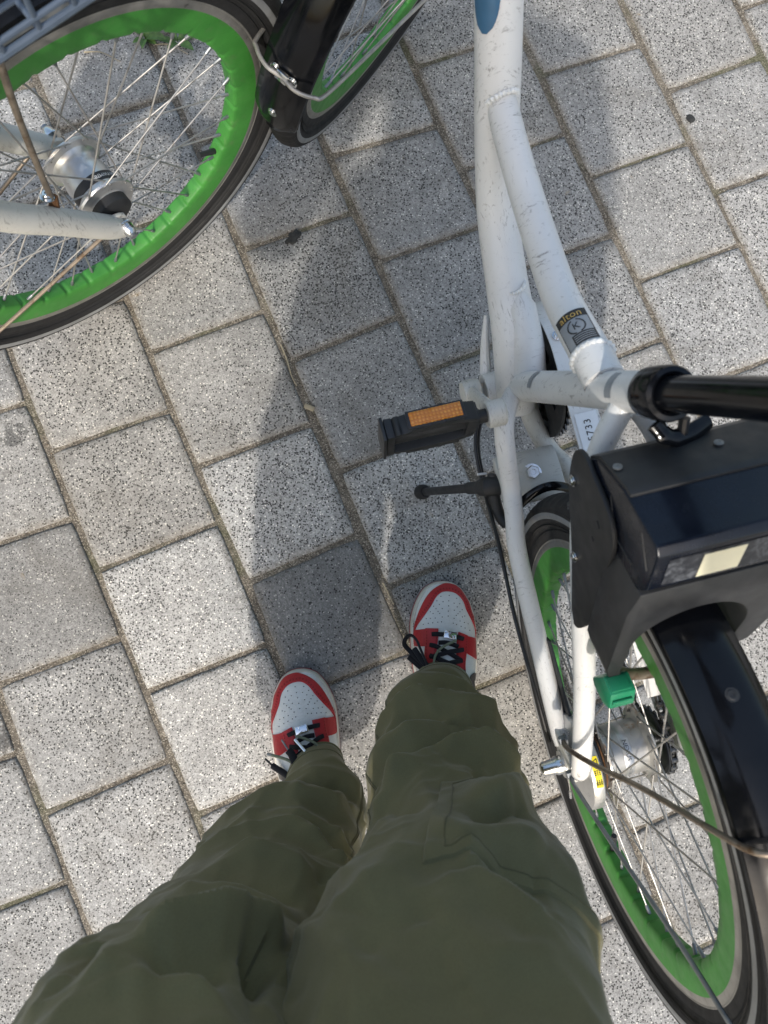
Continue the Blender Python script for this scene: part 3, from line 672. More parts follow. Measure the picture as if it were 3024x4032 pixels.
def build_drivetrain(b):
    bbm = Matrix.Translation(L(.458, -.050))
    # chain disc with slots
    cr = MB()
    def disc(r0, r1, w0, w1): cr.lathe([(r0, w0), (r1, w0), (r1, w1), (r0, w1)], 64, bbm, closed_prof=True)
    disc(.056, .078, -.0430, -.0395); disc(.010, .034, -.0435, -.0390)
    for k in range(5):
        a = 2 * PI * k / 5 + .5; d = Vector((math.cos(a), 0, math.sin(a))); t = Vector((-math.sin(a), 0, math.cos(a))); c = L(.458, -.050)
        cr.prism([c + d * .032 + t * .012, c + d * .058 + t * .018, c + d * .058 - t * .018, c + d * .032 - t * .012], (0, 1, 0), -.0427, -.0398)
    cr.build('chain_disc', MT['black_plastic'], b, smooth=False)
    cg = MB(); teeth = 40; pts = []
    for i in range(teeth * 4):
        rr = .0790 if i % 4 in (1, 2) else .0730; pts.append(L(.458 + rr * math.cos(2 * PI * i / teeth / 4), -.050 + rr * math.sin(2 * PI * i / teeth / 4)))
    cg.prism(pts, (0, 1, 0), -.0500, -.0475); cg.build('chainring', MT['chain'], b, smooth=False)
    # white chain guard strip over the top run, flange on its outer side
    path = [(.458 + .0935 * math.cos(R(a)), -.050 + (.0935 + .006 * max(0, a) / 95) * math.sin(R(a))) for a in range(-25, 96, 6)] + [(.40, .0495), (.30, .050), (.18, .051), (.06, .052)]
    g = MB(); rows_ = []
    for s_, h in path: rows_.append([L(s_, h, wv) for wv in (-.0290, -.0300, -.0450, -.0605, -.0620)])
    g.grid(rows_); rows_ = []
    for i, (s_, h) in enumerate(path):
        cx, ch = (.458, -.05); k = .72 if s_ > .40 else 1
        inn = (cx + (s_ - cx) * .70, ch + (h - ch) * .70) if s_ > .42 else (s_, h - .030)
        rows_.append([L(s_, h, -.0620), L(*inn, -.0622)])
    g.grid(rows_); go = g.build('chain_guard', MT['white'], b)
    md = go.modifiers.new('thick', 'SOLIDIFY'); md.thickness = .0015; md.offset = 0
    bolt(go, 'screw', axis_M(L(.480, .0475, -.040), (0.22, 0, 1)), .0046, .0045, False)
    st = MB(); st.grid([[L(s_, .0512 + .0003, wv) for wv in (-.0330, -.0590)] for s_ in (.318, .34, .36, .385)]); st.build('number_sticker', MT['sticker_white'], go)
    text_mesh('lettering', '5733', .0118, lambda x, y: L(.364 + x, .0519, -.0460 + y), MT['print'], go, space=1.15)
    # chain
    run = []
    def arc(c, r, a0, a1, n):
        return [(c[0] + r * math.cos(a0 + (a1 - a0) * i / n), c[1] + r * math.sin(a0 + (a1 - a0) * i / n)) for i in range(n + 1)]
    loop = arc((0, 0), .0364, R(98), R(258), 14) + arc((.458, -.050), .0755, R(-102), R(88), 24)
    loop.append(loop[0]); ln = [0]
    for i in range(1, len(loop)): ln.append(ln[-1] + math.hypot(loop[i][0] - loop[i - 1][0], loop[i][1] - loop[i - 1][1]))
    nl = int(round(ln[-1] / .0127 / 2)) * 2; pitch = ln[-1] / nl
    def at(d):
        d %= ln[-1]
        for i in range(1, len(ln)):
            if d <= ln[i]:
                t = (d - ln[i - 1]) / max(1e-9, ln[i] - ln[i - 1]); return (loop[i - 1][0] + (loop[i][0] - loop[i - 1][0]) * t, loop[i - 1][1] + (loop[i][1] - loop[i - 1][1]) * t)
    def link_mesh(outer):
        mb = MB(); p = pitch / 2
        for s in (1, -1):
            wv = s * (.0034 if outer else .0022); pl = []
            for sx in (1, -1):
                for a in range(-75, 76, 25): pl.append(((p + .0042 * math.cos(R(a))) * sx, .0042 * math.sin(R(a)) * sx))
            pl = [(x, z) for x, z in pl[:7]] + [(0, .0026)] + [(x, z) for x, z in pl[7:]] + [(0, -.0026)]
            mb.prism([(x, 0, z) for x, z in pl], (0, 1, 0), wv - .0005, wv + .0005)
        for sx in (1, -1):
            if outer: mb.tube([(p * sx, -.0046, 0), (p * sx, .0046, 0)], .0018, 8)
            else: mb.tube([(p * sx, -.0020, 0), (p * sx, .0020, 0)], .0038, 10)
        return mb.mesh('chain_link', MT['chain'], angle=30)
    lm = (link_mesh(True), link_mesh(False)); ch = empty('chain', None, b)
    for i in range(nl):
        a, c = at(i * pitch), at((i + 1) * pitch); ang = math.atan2(c[1] - a[1], c[0] - a[0])
        M = Matrix.Translation(L((a[0] + c[0]) / 2, (a[1] + c[1]) / 2, -.0465)) @ Matrix.Rotation(-ang, 4, 'Y'); link('chain_link', lm[i % 2], ch, M)
    # cranks and pedals
    for s, (ds, dh) in ((1, (-.062, .158)), (-1, (.062, -.158))):
        c0 = L(.458, -.050, s * .052); c1 = L(.458 + ds, -.050 + dh, s * .070); mb = MB()
        n = 12; rows_ = []
        mb.tube(spline([c0, c0.lerp(c1, .12), c0.lerp(c1, .9), c1], 5), [.0165, .0155, .013, .0115, .0112, .0110, .0108, .0106, .0104, .0104, .0105, .011, .012, .0130, .0135, .0138], 16, flat=.62, up=(0, 1, 0))
        mb.lathe([(.0001, -.010), (.0130, -.010), (.0145, -.008), (.0145, .008), (.0130, .010), (.0001, .010)], 24, Matrix.Translation(c1))
        mb.lathe([(.0001, -.012), (.017, -.011), (.0185, -.007), (.0185, .007), (.017, .011), (.0001, .012)], 24, Matrix.Translation(c0))
        mb.build('crank', MT['white_dirty'], b)
        pedal(b, c1 + Vector((0, s * .012, 0)), s)
def pedal(b, c, s):
    M = Matrix.Translation(c) @ Matrix.Rotation(R(-80), 4, 'Y')
    p = empty('pedal', M, b)
    ax = MB(); ax.tube([(0, -s * .004, 0), (0, s * .012, 0), (0, s * .096, 0)], [.0075, .0075, .0065], 14); ax.build('pedal_axle', MT['black_plastic'], p)
    body = MB()
    for sx in (1, -1):
        # side rail with a toothed edge
        out = []
        for i in range(37):
            t = i / 36; y = .012 + .096 * t; bul = .0225 + .0105 * math.sin(PI * min(1, t * 1.08))
            tooth = .0028 if i % 6 in (1, 2) and 4 < i < 33 else 0
            out.append((sx * (bul + tooth), s * y))
        inn = [(sx * (q[0] * sx - .012), q[1]) for q in reversed([(.026 + .012 * math.sin(PI * min(1, i / 36 * 1.08)), 0) for i in range(0)])]
        back = [(sx * .018, s * .108), (sx * .022, s * .090), (sx * .023, s * .035), (sx * .015, s * .012)]
        body.prism([(x, y, 0) for x, y in out + back], (0, 0, 1), -.0105, .0105)
    body.box((0, s * .016, 0), (.040, .012, .020)); body.box((0, s * .104, 0), (.050, .008, .022))
    body.tube([(0, s * .012, 0), (0, s * .1, 0)], .0085, 14)
    body.build('pedal_body', MT['black_plastic'], p, bevel=.0008, smooth=True)
    for sx in (1, -1):
        rf = MB(); rf.box((sx * .0350, s * .056, 0), (.0030, .054, .0150)); rf.build('reflector', MT['amber'], p, bevel=.001)
        fr_ = MB(); fr_.box((sx * .0335, s * .056, 0), (.0030, .060, .0195)); fr_.build('reflector_frame', MT['black_plastic'], p, bevel=.001)
    cp = MB(); cp.box((0, s * .1105, 0), (.054, .0035, .026)); cp.build('end_plate', MT['black_plastic'], p, bevel=.001)

def build_kickstand(b, foot):
    pl = MB(); pl.prism([L(*q) for q in smooth_poly([(.372, -.052), (.350, -.042), (.322, -.040), (.305, -.046), (.310, -.058), (.345, -.064)], 2)], (0, 1, 0), -.034, .046); pl.build('stand_plate', MT['white_dirty'], b, bevel=.002)
    bolt(b, 'stand_bolt', axis_M(L(.340, -.0425, .004), (0, 0.1, 1)), .0090, .0105, True)
    p0 = L(.336, -.058, .040); p1 = L(.338, -.062, .060); f = Vector(foot)
    br = MB(); br.tube([p0 + Vector((0, -.03, .0)), p0, p1, p1.lerp(f, .06)], [.013, .0135, .013, .012], 14, flat=.8); br.build('stand_bracket', MT['black_plastic'], b)
    lg = MB(); lg.tube([p1, p1.lerp(f, .22), p1.lerp(f, .221), f + (p1 - f).normalized() * .012], [.0088, .0084, .0064, .0062], 16); lg.build('stand_leg', MT['black_plastic'], b)
    ft = MB(); d = (p1 - f).normalized(); ft.tube([f, f + d * .004, f + d * .018, f + d * .026], [.0095, .0118, .0118, .0090], 16); ft.build('stand_foot', MT['rubber'], b)
    # black spring cover lying along the stay
    sc_ = MB(); sc_.tube(spline([L(.352, -.060, .048), L(.330, -.066, .052), L(.300, -.075, .050), L(.285, -.072, .044)], 5), .0075, 12); sc_.build('stand_spring', MT['black_plastic'], b)

def build_lock(b):
    k = empty('lock_unit', None, b)
    # main case: cross-section in the bike's plane, swept across the wheel
    sec = [(.309, .292), (.304, .312), (.276, .343), (.2745, .3435), (.232, .3705), (.224, .368), (.201, .334), (.203, .300), (.236, .286), (.290, .266)]
    cs = MB(); cs.prism([L(*p) for p in sec], (0, 1, 0), -.082, .056); cs.build('lock_case', MT['navy_gloss'], k, bevel=.0042, segs=3)
    # felted front cover and its ledge
    fc = MB(); fc.prism([L(*p) for p in [(.3105, .294), (.3065, .314), (.277, .3455), (.2705, .3495), (.268, .346), (.276, .341), (.300, .310), (.304, .292)]], (0, 1, 0), -.0815, .0545); fc.build('front_cover', MT['black_plastic'], k, bevel=.0012)
    # label strip and blank sticker on the rear face
    n = Vector((-.034 - .0, 0, .0)).normalized(); a = L(.224, .368); c = L(.201, .334); nr = Vector((-(a - c).z, 0, (a - c).x)).normalized()
    if nr.x > 0: nr = -nr
    def face(u, v, off): return c.lerp(a, v) + nr * off + Vector((0, u, 0))
    lb = MB(); lb.grid([[face(u, v, .0006) for v in (.10, .86)] for u in (.046, -.078)]); lb.build('label_strip', MT['label'], k)
    stx = MB(); stx.grid([[face(u, v, .0012) for v in (.13, .80)] for u in (.020, -.012)]); stx.build('paper_sticker', MT['sticker_cream'], k)
    for (p_, q_) in (((.2745, .318), (.236, .302)), ((.262, .292), (.222, .322)), ((.243, .355), (.216, .345))):
        gv = MB(); gv.tube([L(*p_, .0562), L(*q_, .0562)], .0007, 6); gv.build('seam_groove', MT['print'], k)
    for u in (.050, -.030, -.076):
        bolt(k, 'screw', axis_M(L(.2935, .3295, u), (.7, 0, .72)), .0026, .0016, False, MT['steel_dark'])
    # left side plate
    pl = MB(); out = smooth_poly([(.318, .288), (.309, .300), (.296, .304), (.262, .315), (.236, .306), (.212, .268), (.186, .240), (.176, .214), (.170, .192), (.166, .164), (.174, .154), (.190, .166), (.238, .206), (.292, .244), (.314, .270)], 3)
    pl.prism([L(*p) for p in out], (0, 1, 0), .0565, .0610); po = pl.build('side_plate', MT['black_plastic'], k, bevel=.0012)
    for (s_, h) in ((.2965, .262), (.234, .215)): bolt(po, 'screw', axis_M(L(s_, h, .0612), (0, 1, 0)), .0040, .0032, False)
    for (s_, h, ds, dh) in ((.256, .286, .0065, .010), (.246, .268, .004, .005)):
        sl_ = MB(); sl_.box(L(s_, h, .0606), (ds, .0024, dh)); sl_.build('slot', MT['print'], po)
    # horseshoe body of the ring lock, square to the wheel's rim
    ph = R(57); e2 = Vector((math.cos(ph), 0, math.sin(ph))); et = Vector((-math.sin(ph), 0, math.cos(ph))); c0 = L(0, 0) + e2 * .300
    outer = [(.056, -.066), (.0620, -.045), (.0620, .050), (.056, .078), (-.076, .078), (-.085, .050), (-.083, -.010), (-.072, -.050)]
    inn = [(-.050, -.060)] + [(-.004 + .051 * math.cos(R(a)), -.010 + .046 * math.sin(R(a))) for a in range(190, -11, -10)] + [(.048, -.050), (.046, -.062)]
    poly = outer + inn
    hb = MB(); P = [c0 + Vector((0, x, 0)) + e2 * y for x, y in poly]
    hb.prism(P, et, -.034, .010); hb.build('ring_body', MT['black_plastic'], k, bevel=.0015)
    # shackle bar
    sb = MB(); arc_ = [c0 + Vector((0, -.004 + .056 * math.cos(R(a)), 0)) + e2 * (-.045 - .058 * math.sin(R(a)) * .9) for a in range(0, 181, 12)]
    sb.tube(arc_, .0058, 12); sb.build('shackle', MT['steel_rust'], k)
    # green pull lever
    tb = MB(); tc = c0 + Vector((0, .050, 0)) + e2 * (-.070)
    M = Matrix.Translation(tc) @ Matrix(((et.x, 0, e2.x, 0), (0, 1, 0, 0), (et.z, 0, e2.z, 0), (0, 0, 0, 1)))
    tb.prism([(-.006, 0, -.016), (.008, 0, .012), (.026, 0, .010), (.030, 0, -.010), (.020, 0, -.020), (.000, 0, -.022)], (0, 1, 0), -.011, .013, M); to = tb.build('lever', MT['green_tab'], k, bevel=.0022)
    rb = MB(); rb.box((.017, .002, .0118), (.014, .018, .0020), M).box((.0292, .002, 0), (.0020, .018, .006), M); rb.build('lever_rib', MT['green_tab'], to, bevel=.0005)

def label_material():
    t = NT('worn_dark_label'); v = t.coord(); n1 = t.noise(v, 90, 6, .8, .5)
    c = t.mix(t.ramp(n1, [(.48, 0.0), (.72, 1.0)]), (.014, .016, .022), (.16, .17, .19))
    t.inp('Base Color', c); t.inp('Roughness', .5); return t.m
MT['label'] = label_material()

def build_rear_guard(b):
    M = Matrix.Translation(L(0, 0))
    o = fender(b, M, R(22), R(160), .3195, .0305)
    for a, wv in ((70.5, .0), (140, 0)):
        p = L(.3205 * math.cos(R(a)), .3205 * math.sin(R(a)), wv); bolt(o, 'rivet', Matrix.Translation(-L(0, 0)) @ axis_M(p, (math.cos(R(a)), 0, math.sin(R(a)))), .0042, .0016, False, MT['black_plastic'])
    # two wire stays each side
    for s in (1, -1):
        e1 = L(.320 * math.cos(R(93)), .320 * math.sin(R(93)), s * .031); q = L(.037, .041, s * .072)
        curve_tube(b, 'guard_stay', [q, L(.032, .060, s * .0735), L(.026, .110, s * .066), L(.020, .200, s * .0500), L(.010, .290, s * .0365), L(.004, .325, s * .026), L(.002, .336, s * .008)], .0027, MT['steel_rust'] if s == 1 else MT['steel_dark'], 10)
        q2 = L(-.002, .036, s * .072)
        curve_tube(b, 'guard_stay', [q2, L(-.012, .050, s * .0735), L(-.050, .095, s * .066), L(-.120, .180, s * .0500), L(-.190, .258, s * .0355), L(-.203, .270, s * .012)], .0024, MT['steel_dark'], 10)
        for q_ in (q, q2): bolt(b, 'stay_bolt', axis_M(q_ + Vector((0, -.004 * s, 0)), (0, s, 0)), .0050, .0085, True, MT['steel_dark'])
    # front end bridge of the guard behind the stand plate
    br = MB(); br.tube(spline([L(.300, -.030, .040), L(.312, -.012, .020), L(.316, -.006, 0), L(.312, -.012, -.020), L(.300, -.030, -.045)], 5), .0058, 10, flat=.6); br.build('guard_bridge', MT['black_gloss'], b)

def build_cables(b):
    curve_tube(b, 'cable', [L(.46, -.070, .030), L(.40, -.082, .0555), L(.33, -.085, .0590), L(.26, -.050, .0660), L(.17, -.030, .0740), L(.08, -.020, .074), L(.02, -.030, .071)], .0024, MT['cable'], 8)
    curve_tube(b, 'cable', [L(.46, -.074, .024), L(.40, -.090, .0500), L(.33, -.096, .0540), L(.26, -.062, .0640), L(.17, -.040, .0710), L(.08, -.030, .071), L(.02, -.036, .069)], .0022, MT['cable'], 8)
    tie = MB(); tie.tube([L(.358, -.078, .064), L(.357, -.080, .052)], .0016, 8); tie.build('cable_tie', MT['print_white'], b)
    curve_tube(b, 'cable', [L(.318, .33, -.010), L(.300, .315, -.006), L(.288, .290, .010), L(.285, .262, .006), L(.270, .235, -.01)], .0042, MT['cable'], 10)
    tail = MB(); tail.tube([L(-.012, -.022, .060), L(-.047, -.046, .058)], .0007, 6); tail.build('cable_tail', MT['steel'], b)
    tip = MB(); tip.tube([L(-.047, -.046, .058), L(-.057, -.053, .0575)], .0017, 8); tip.build('cable_end', MT['chrome'], b)
    # shift box by the right dropout and brake arm
    sbx = MB(); sbx.prism([L(*p) for p in [(.055, .030), (.030, .042), (-.010, .030), (-.030, -.004), (-.010, -.030), (.030, -.020)]], (0, 1, 0), -.098, -.072); sbx.build('shift_box', MT['black_plastic'], b, bevel=.004)
    ba = MB(); ba.prism([L(*p) for p in [(.016, .016), (.14, .010), (.145, -.004), (.02, -.020)]], (0, 1, 0), .0480, .0515); ba.build('brake_arm', MT['black_plastic'], b, bevel=.0012)

def build_decals(b, DT, TT):
    # blue rounded decal on the down tube
    c = L(.758, .240); T = Vector((.058, 0, .078)).normalized(); f = tube_surface(c, T, (-.42, .68, .30), .0236)
    mb = MB(); rows_ = []
    for i in range(25):
        a = -.030 + .125 * i / 24; hw = .0155 * math.sqrt(max(0.0, 1 - (max(0, .004 - a) / .0345) ** 2))
        rows_.append([f(a, hw * k / 5, .0004) for k in range(-5, 6)])
    mb.grid(rows_); mb.build('blue_decal', MT['blue'], b)
    # certificate sticker on the top tube
    c = L(.428, .2095); T = Vector((.06, 0, -.029)).normalized(); f = tube_surface(c, T, (-.156, .281, .62), .0187)
    s = patch(f, -.020, .018, -.0155, .0155, .0003, 6, 10).build('certificate_sticker', MT['sticker_grey'], b)
    patch(f, .0090, .0182, -.0158, .0158, .0005, 3, 10).build('sticker_header', MT['print'], s)
    patch(f, -.0196, -.0085, -.0070, .0148, .0005, 3, 10).build('sticker_text_block', MT['print'], s)
    for bb in (-.0158, .0155): patch(f, -.0202, .0182, bb - .0005, bb + .0004, .0005, 4, 1).build('sticker_border', MT['print'], s)
    text_mesh('lettering', 'alton', .0102, lambda x, y: f(.0134 + y, x * 1.0, .0008), MT['print_gold'], s, space=1.05)
    text_mesh('lettering', 'K', .0105, lambda x, y: f(-.0005 + y, .001 + x, .0007), MT['print'], s)
    for (r0, r1, q0, q1) in ((.0074, .0087, R(15), R(165)), (.0074, .0087, R(195), R(345))):
        rm = MB(); rm.grid([[f(-.0005 + rr * math.cos(q0 + (q1 - q0) * i / 14) * .95, .001 + rr * math.sin(q0 + (q1 - q0) * i / 14), .0007) for rr in (r0, r1)] for i in range(15)]); rm.build('mark_ring', MT['print'], s)
    for i in range(4):
        patch(f, -.0112 - i * .0023, -.0104 - i * .0023, -.0055, .0136, .0008, 1, 8).build('sticker_line', MT['sticker_grey'], s)
    # small grey serial labels on the seat tube
    for (s_, h, b0, b1, rr) in ((.4185, .076, .000, .022, .0181), (.3575, .270, -.004, .020, .0175)):
        T = Vector((-.3, 0, .95)).normalized(); f2 = tube_surface(L(s_, h), T, (-.1, .5, .6), rr)
        patch(f2, -.006, .006, -b1, -b0, .0004, 2, 8).build('serial_label', MT['sticker_grey'], b)

def build_front(b, Mw, basket=False, guard=True, phase=0.0, valve=-.6, guard_a=(85, 215)):
    """front wheel with fork, guard, bars; everything in the wheel's own frame"""
    add_wheel(b, Mw, hub_front, .0355, .031, phase=phase, valve=valve)
    def fr(name, mb, material, **kw): return mb.build(name, material, b, Mw, **kw)
    for s in (1, -1):
        P = [(-.004, s * .0600, -.010), (-.022, s * .0600, .016), (-.062, s * .0600, .084), (-.104, s * .0590, .152), (-.150, s * .0540, .250), (-.178, s * .044, .315), (-.186, s * .026, .345)]
        Q = spline_nd([p + (r,) for p, r in zip(P, (.0125, .0145, .0148, .0150, .0152, .0152, .0150))], 8); mb = MB(); mb.tube([q[:3] for q in Q], [q[3] for q in Q], 20); fr('fork_leg', mb, MT['white_dirty'])
        tb = MB(); tb.prism([(x, s * .0560, z) for x, z in smooth_poly([(.008, .004), (.004, -.010), (-.008, -.012), (-.020, .004), (-.016, .020), (-.004, .014)], 2)], (0, 1, 0), -.0025, .0025); fr('fork_end', tb, MT['white_dirty'], bevel=.0008)
        ey = MB(); ey.tube([(-.058, s * .052, .088), (-.050, s * .046, .104)], [.006, .005], 10); fr('fork_eyelet', ey, MT['rust'])
        eb = bolt(b, 'eyelet_bolt', Mw @ axis_M((-.056, s * .046, .108), (.4, -s * .2, .8)), .0055, .006, False)
    cw = MB(); cw.tube([(-.186, -.030, .345), (-.186, .030, .345)], .016, 16); fr('fork_crown', cw, MT['white'])
    sd = Vector((-.342, 0, .94)); c = Vector((-.186, 0, .350))
    stt = MB(); stt.tube([c, c + sd * .20], .0145, 18); fr('steerer', stt, MT['black_gloss'])
    stm = MB(); stm.tube([c + sd * .20, c + sd * .38, c + sd * .39 + Vector((.03, 0, .012))], [.0135, .0135, .013], 16); fr('stem', stm, MT['alloy'])
    hb = c + sd * .39 + Vector((.03, 0, .012))
    bar = MB(); bar.tube(spline([hb + Vector((-.14, .29, .06)), hb + Vector((-.06, .25, .055)), hb + Vector((.0, .12, .03)), hb, hb + Vector((.0, -.12, .03)), hb + Vector((-.06, -.25, .055)), hb + Vector((-.14, -.29, .06))], 6), .0115, 14); fr('handlebar', bar, MT['black_gloss'])
    for s in (1, -1):
        gp = MB(); gp.tube([hb + Vector((-.155, s * .296, .061)), hb + Vector((-.055, s * .248, .055))], [.0165, .0155], 16); fr('grip', gp, MT['rubber'])
    if guard:
        o = fender(b, Mw, R(guard_a[0]), R(guard_a[1]), .3165, .0330)
        a = R(guard_a[1] - 19.0)
        for off in (-.012, .012):
            p = Vector((.3185 * math.cos(a), off, .3185 * math.sin(a))); bolt(o, 'screw', axis_M(p, (math.cos(a), 0, math.sin(a))), .0048, .0034, False)
        a2 = R(guard_a[1] - 6.5); bolt(o, 'screw', axis_M((.3175 * math.cos(a2), 0, .3175 * math.sin(a2)), (math.cos(a2), 0, math.sin(a2))), .0046, .0034, False)
        cl = MB(); cl.prism([Vector((.321 * math.cos(a), 0, .321 * math.sin(a))) + Vector((-math.sin(a), 0, math.cos(a))) * x + Vector((0, y, 0)) for x, y in ((-.006, -.008), (.006, -.008), (.006, .008), (-.006, .008))], Vector((math.cos(a), 0, math.sin(a))), -.001, .0045); cl.build('stay_clip', MT['chrome'], o, bevel=.0012)
        am = a
        mid = Vector((.3235 * math.cos(am), 0, .3235 * math.sin(am)))
        for s in (1, -1):
            pts = [mid, mid + Vector((-.002, s * .020, .000)), mid * .975 + Vector((0, s * .040, 0)), mid * .92 + Vector((0, s * .0480, 0)), mid * .6 + Vector((0, s * .054, 0)), Vector((-.012, s * .0650, .012))]
            Q = spline(pts, 8); mb = MB(); mb.tube(Q, .0025, 10); fr('guard_stay', mb, MT['steel_rust'] if guard_a[1] > 205 else MT['steel'])
    if basket:
        bo = empty('basket', Mw, b); wr = .0021
        x0, x1, yy, z0, z1 = -.115, .165, .125, .412, .600; fl = 1.05
        def ringp(z, n=1):
            t = (z - z0) / (z1 - z0); k = 1 + (fl - 1) * t; xm = (x0 + x1) / 2; hx = (x1 - x0) / 2 * k; hy = yy * k; r_ = .03; pts = []
            for cx, cy, a0 in ((hx - r_, hy - r_, 0), (-hx + r_, hy - r_, 90), (-hx + r_, -hy + r_, 180), (hx - r_, -hy + r_, 270)):
                for a in range(0, 91, 18): pts.append(Vector((xm + cx + r_ * math.cos(R(a0 + a)), cy + r_ * math.sin(R(a0 + a)), z)))
            return pts
        for i, z in enumerate((z0, z0 + .012, z0 + .06, z0 + .11, z0 + .16, z1)):
            mb = MB(); mb.tube(ringp(z), wr * (1.35 if i in (0, 5) else 1), 8, closed=True); mb.build('hoop_wire', MT['basket'], bo)
        xm = (x0 + x1) / 2; hx = (x1 - x0) / 2
        for k in range(-4, 5):
            x = xm + k * hx / 5
            mb = MB(); mb.tube([(xm + (x - xm) * fl, -yy * fl, z1), (x, -yy, z0), (x, yy, z0), (xm + (x - xm) * fl, yy * fl, z1)], wr, 8); mb.build('cross_wire', MT['basket'], bo)
        for k in range(-4, 5):
            y = k * yy / 5
            mb = MB(); mb.tube([(xm + hx * fl, y * fl, z1), (x1, y, z0), (x0, y, z0), (xm - hx * fl, y * fl, z1)], wr, 8); mb.build('cross_wire', MT['basket'], bo)
        for s in (1, -1):
            mb = MB(); mb.tube(spline([(-.052, s * .047, .108), (-.047, s * .050, .16), (-.034, s * .056, .27), (-.020, s * .075, .385), (-.015, s * .085, .408), (.05, s * .085, .409)], 5), .0034, 10); mb.build('basket_strut', MT['steel_rust'], bo)

def pose(x, y, heading, lean, z0=0.0):
    return Matrix.Translation((x, y, z0)) @ Matrix.Rotation(R(heading), 4, 'Z') @ Matrix.Rotation(R(-lean), 4, 'X')
def wheel_world(x, y, heading, lean):
    l = R(lean); return Matrix.Translation((x, y, WR * math.cos(l))) @ Matrix.Rotation(R(heading), 4, 'Z') @ Matrix.Rotation(-l, 4, 'X')

def bicycle(rear, front, full, label, guard_a, basket, phase):
    x, y, hd, ln = rear
    l = R(ln); MA = pose(x, y, hd, ln)
    # base of the bike under its rear axle: axle centre sits at WR along the leaning up axis
    shift = Vector((x, y, WR * math.cos(l))) - (MA @ Vector((0, 0, WR))); MA = Matrix.Translation((shift.x, shift.y, shift.z)) @ MA
    b = empty('bicycle', MA); tag(b, label, 'bicycle', 'parked shared bicycles')
    DT, TT, ST = build_frame(b)
    add_wheel(b, Matrix.Translation(L(0, 0)), hub_rear, .0375, .026, phase=.04, valve=R(-140))
    build_seat(b, full); build_rear_guard(b)
    if full:
        build_drivetrain(b); build_lock(b); build_cables(b); build_decals(b, DT, TT)
        foot = MA.inverted() @ Vector((.1385, .1600, .004)); build_kickstand(b, foot)
    Mw = MA.inverted() @ wheel_world(*front)
    build_front(b, Mw, basket, True, phase, guard_a=guard_a)
    return b
bikeA = bicycle((.333, -.18, 103.7, 1.0), (.100, .850, 55.3, -13.0), True, 'white bicycle with black lock box and seat post, standing right beside the person', (60, 184), False, 0.0)
bikeB = bicycle((-1.070, -.223, 43.0, 0.5), (-.296, .491, 40.1, -5.7), False, 'bicycle at upper left showing only front wheel, white fork and basket', (70, 215), True, .06)

# ------------------------------------------------------------------ the person
import numpy as np
def fabric(name, col, scale=900, var=.1):
    t = NT(name); v = t.coord()
    n1 = t.noise(v, 14, 4); c = t.mix(t.ramp(n1, [(.3, 0.0), (.7, 1.0)]), tuple(x * (1 - var) for x in col), tuple(x * (1 + var) for x in col))
    wv = t.n('ShaderNodeTexWave'); wv.inputs['Scale'].default_value = 150; wv.bands_direction = 'X'; t.l(v, wv.inputs[0])
    w2 = t.n('ShaderNodeTexWave'); w2.inputs['Scale'].default_value = 150; w2.bands_direction = 'Z'; t.l(v, w2.inputs[0])
    g = t.math('MAXIMUM', t.ramp(wv.outputs['Fac'], [(.90, 0.0), (1.0, 1.0)]), t.ramp(w2.outputs['Fac'], [(.90, 0.0), (1.0, 1.0)]))
    c = t.mix(t.math('MULTIPLY', g, .10), c, tuple(x * 1.35 for x in col))
    f = t.noise(v, scale, 3); c = t.mix(1.0, c, t.ramp(f, [(.3, .90), (.7, 1.10)]), 'MULTIPLY')
    t.inp('Base Color', c); t.inp('Roughness', .82); t.inp('Specular IOR Level', .28); t.inp('Sheen Weight', .18); t.inp('Sheen Roughness', .4)
    t.bump(t.math('ADD', t.math('MULTIPLY', g, .5), f), .22, .0004); return t.m
MT['olive'] = fabric('olive_ripstop_cotton', (.150, .136, .068))
MT['seam'] = fabric('olive_seam_thread', (.118, .107, .053))
MT['shirt'] = fabric('grey_cotton', (.10, .10, .11))
MT['skin'] = mat('skin', (.55, .36, .27), .5, var=.06)
MT['hair'] = mat('black_hair', (.012, .010, .009), .45)
def leather(name, col, crease=.25, dirt=None):
    t = NT(name); v = t.coord(); n1 = t.noise(v, 40, 4)
    c = t.mix(t.ramp(n1, [(.3, 0.0), (.7, 1.0)]), tuple(x * .92 for x in col), col)
    if dirt:
        d = t.noise(v, 28, 6, .7); c = t.mix(t.math('MULTIPLY', t.ramp(d, [(.56, 0.0), (.76, 1.0)]), .55), c, dirt)
    cr = t.noise(t.coord(scale=(1, 4, 1)), 60, 4, .6, 1.5); gr = t.vor(v, 900, 'Distance')
    t.inp('Base Color', c); t.inp('Roughness', t.ramp(n1, [(.3, .38), (.7, .55)])); t.inp('Specular IOR Level', .45)
    t.bump(t.math('ADD', t.math('MULTIPLY', cr, 2.0), t.math('MULTIPLY', gr, .4)), crease, .0012); return t.m
MT['leather_white'] = leather('white_leather', (.66, .67, .66), .35, (.40, .39, .36))
MT['leather_red'] = leather('red_leather', (.41, .016, .022), .35, (.26, .025, .028))
MT['midsole'] = leather('off_white_midsole', (.58, .56, .50), .2, (.20, .18, .15))
MT['outsole'] = leather('red_rubber_outsole', (.30, .02, .03), .3, (.12, .03, .03))
MT['lace'] = fabric('black_lace', (.010, .010, .014), 2500)
MT['cord'] = fabric('green_grey_cord', (.15, .17, .12), 2500)
MT['swoosh'] = leather('dark_brown_leather', (.05, .045, .045), .3)
MT['stitch'] = mat('dark_red_thread', (.16, .010, .012), .7)
MT['mirror'] = mat('polished_tag', (.82, .83, .85), .06, 1.0, var=.03)

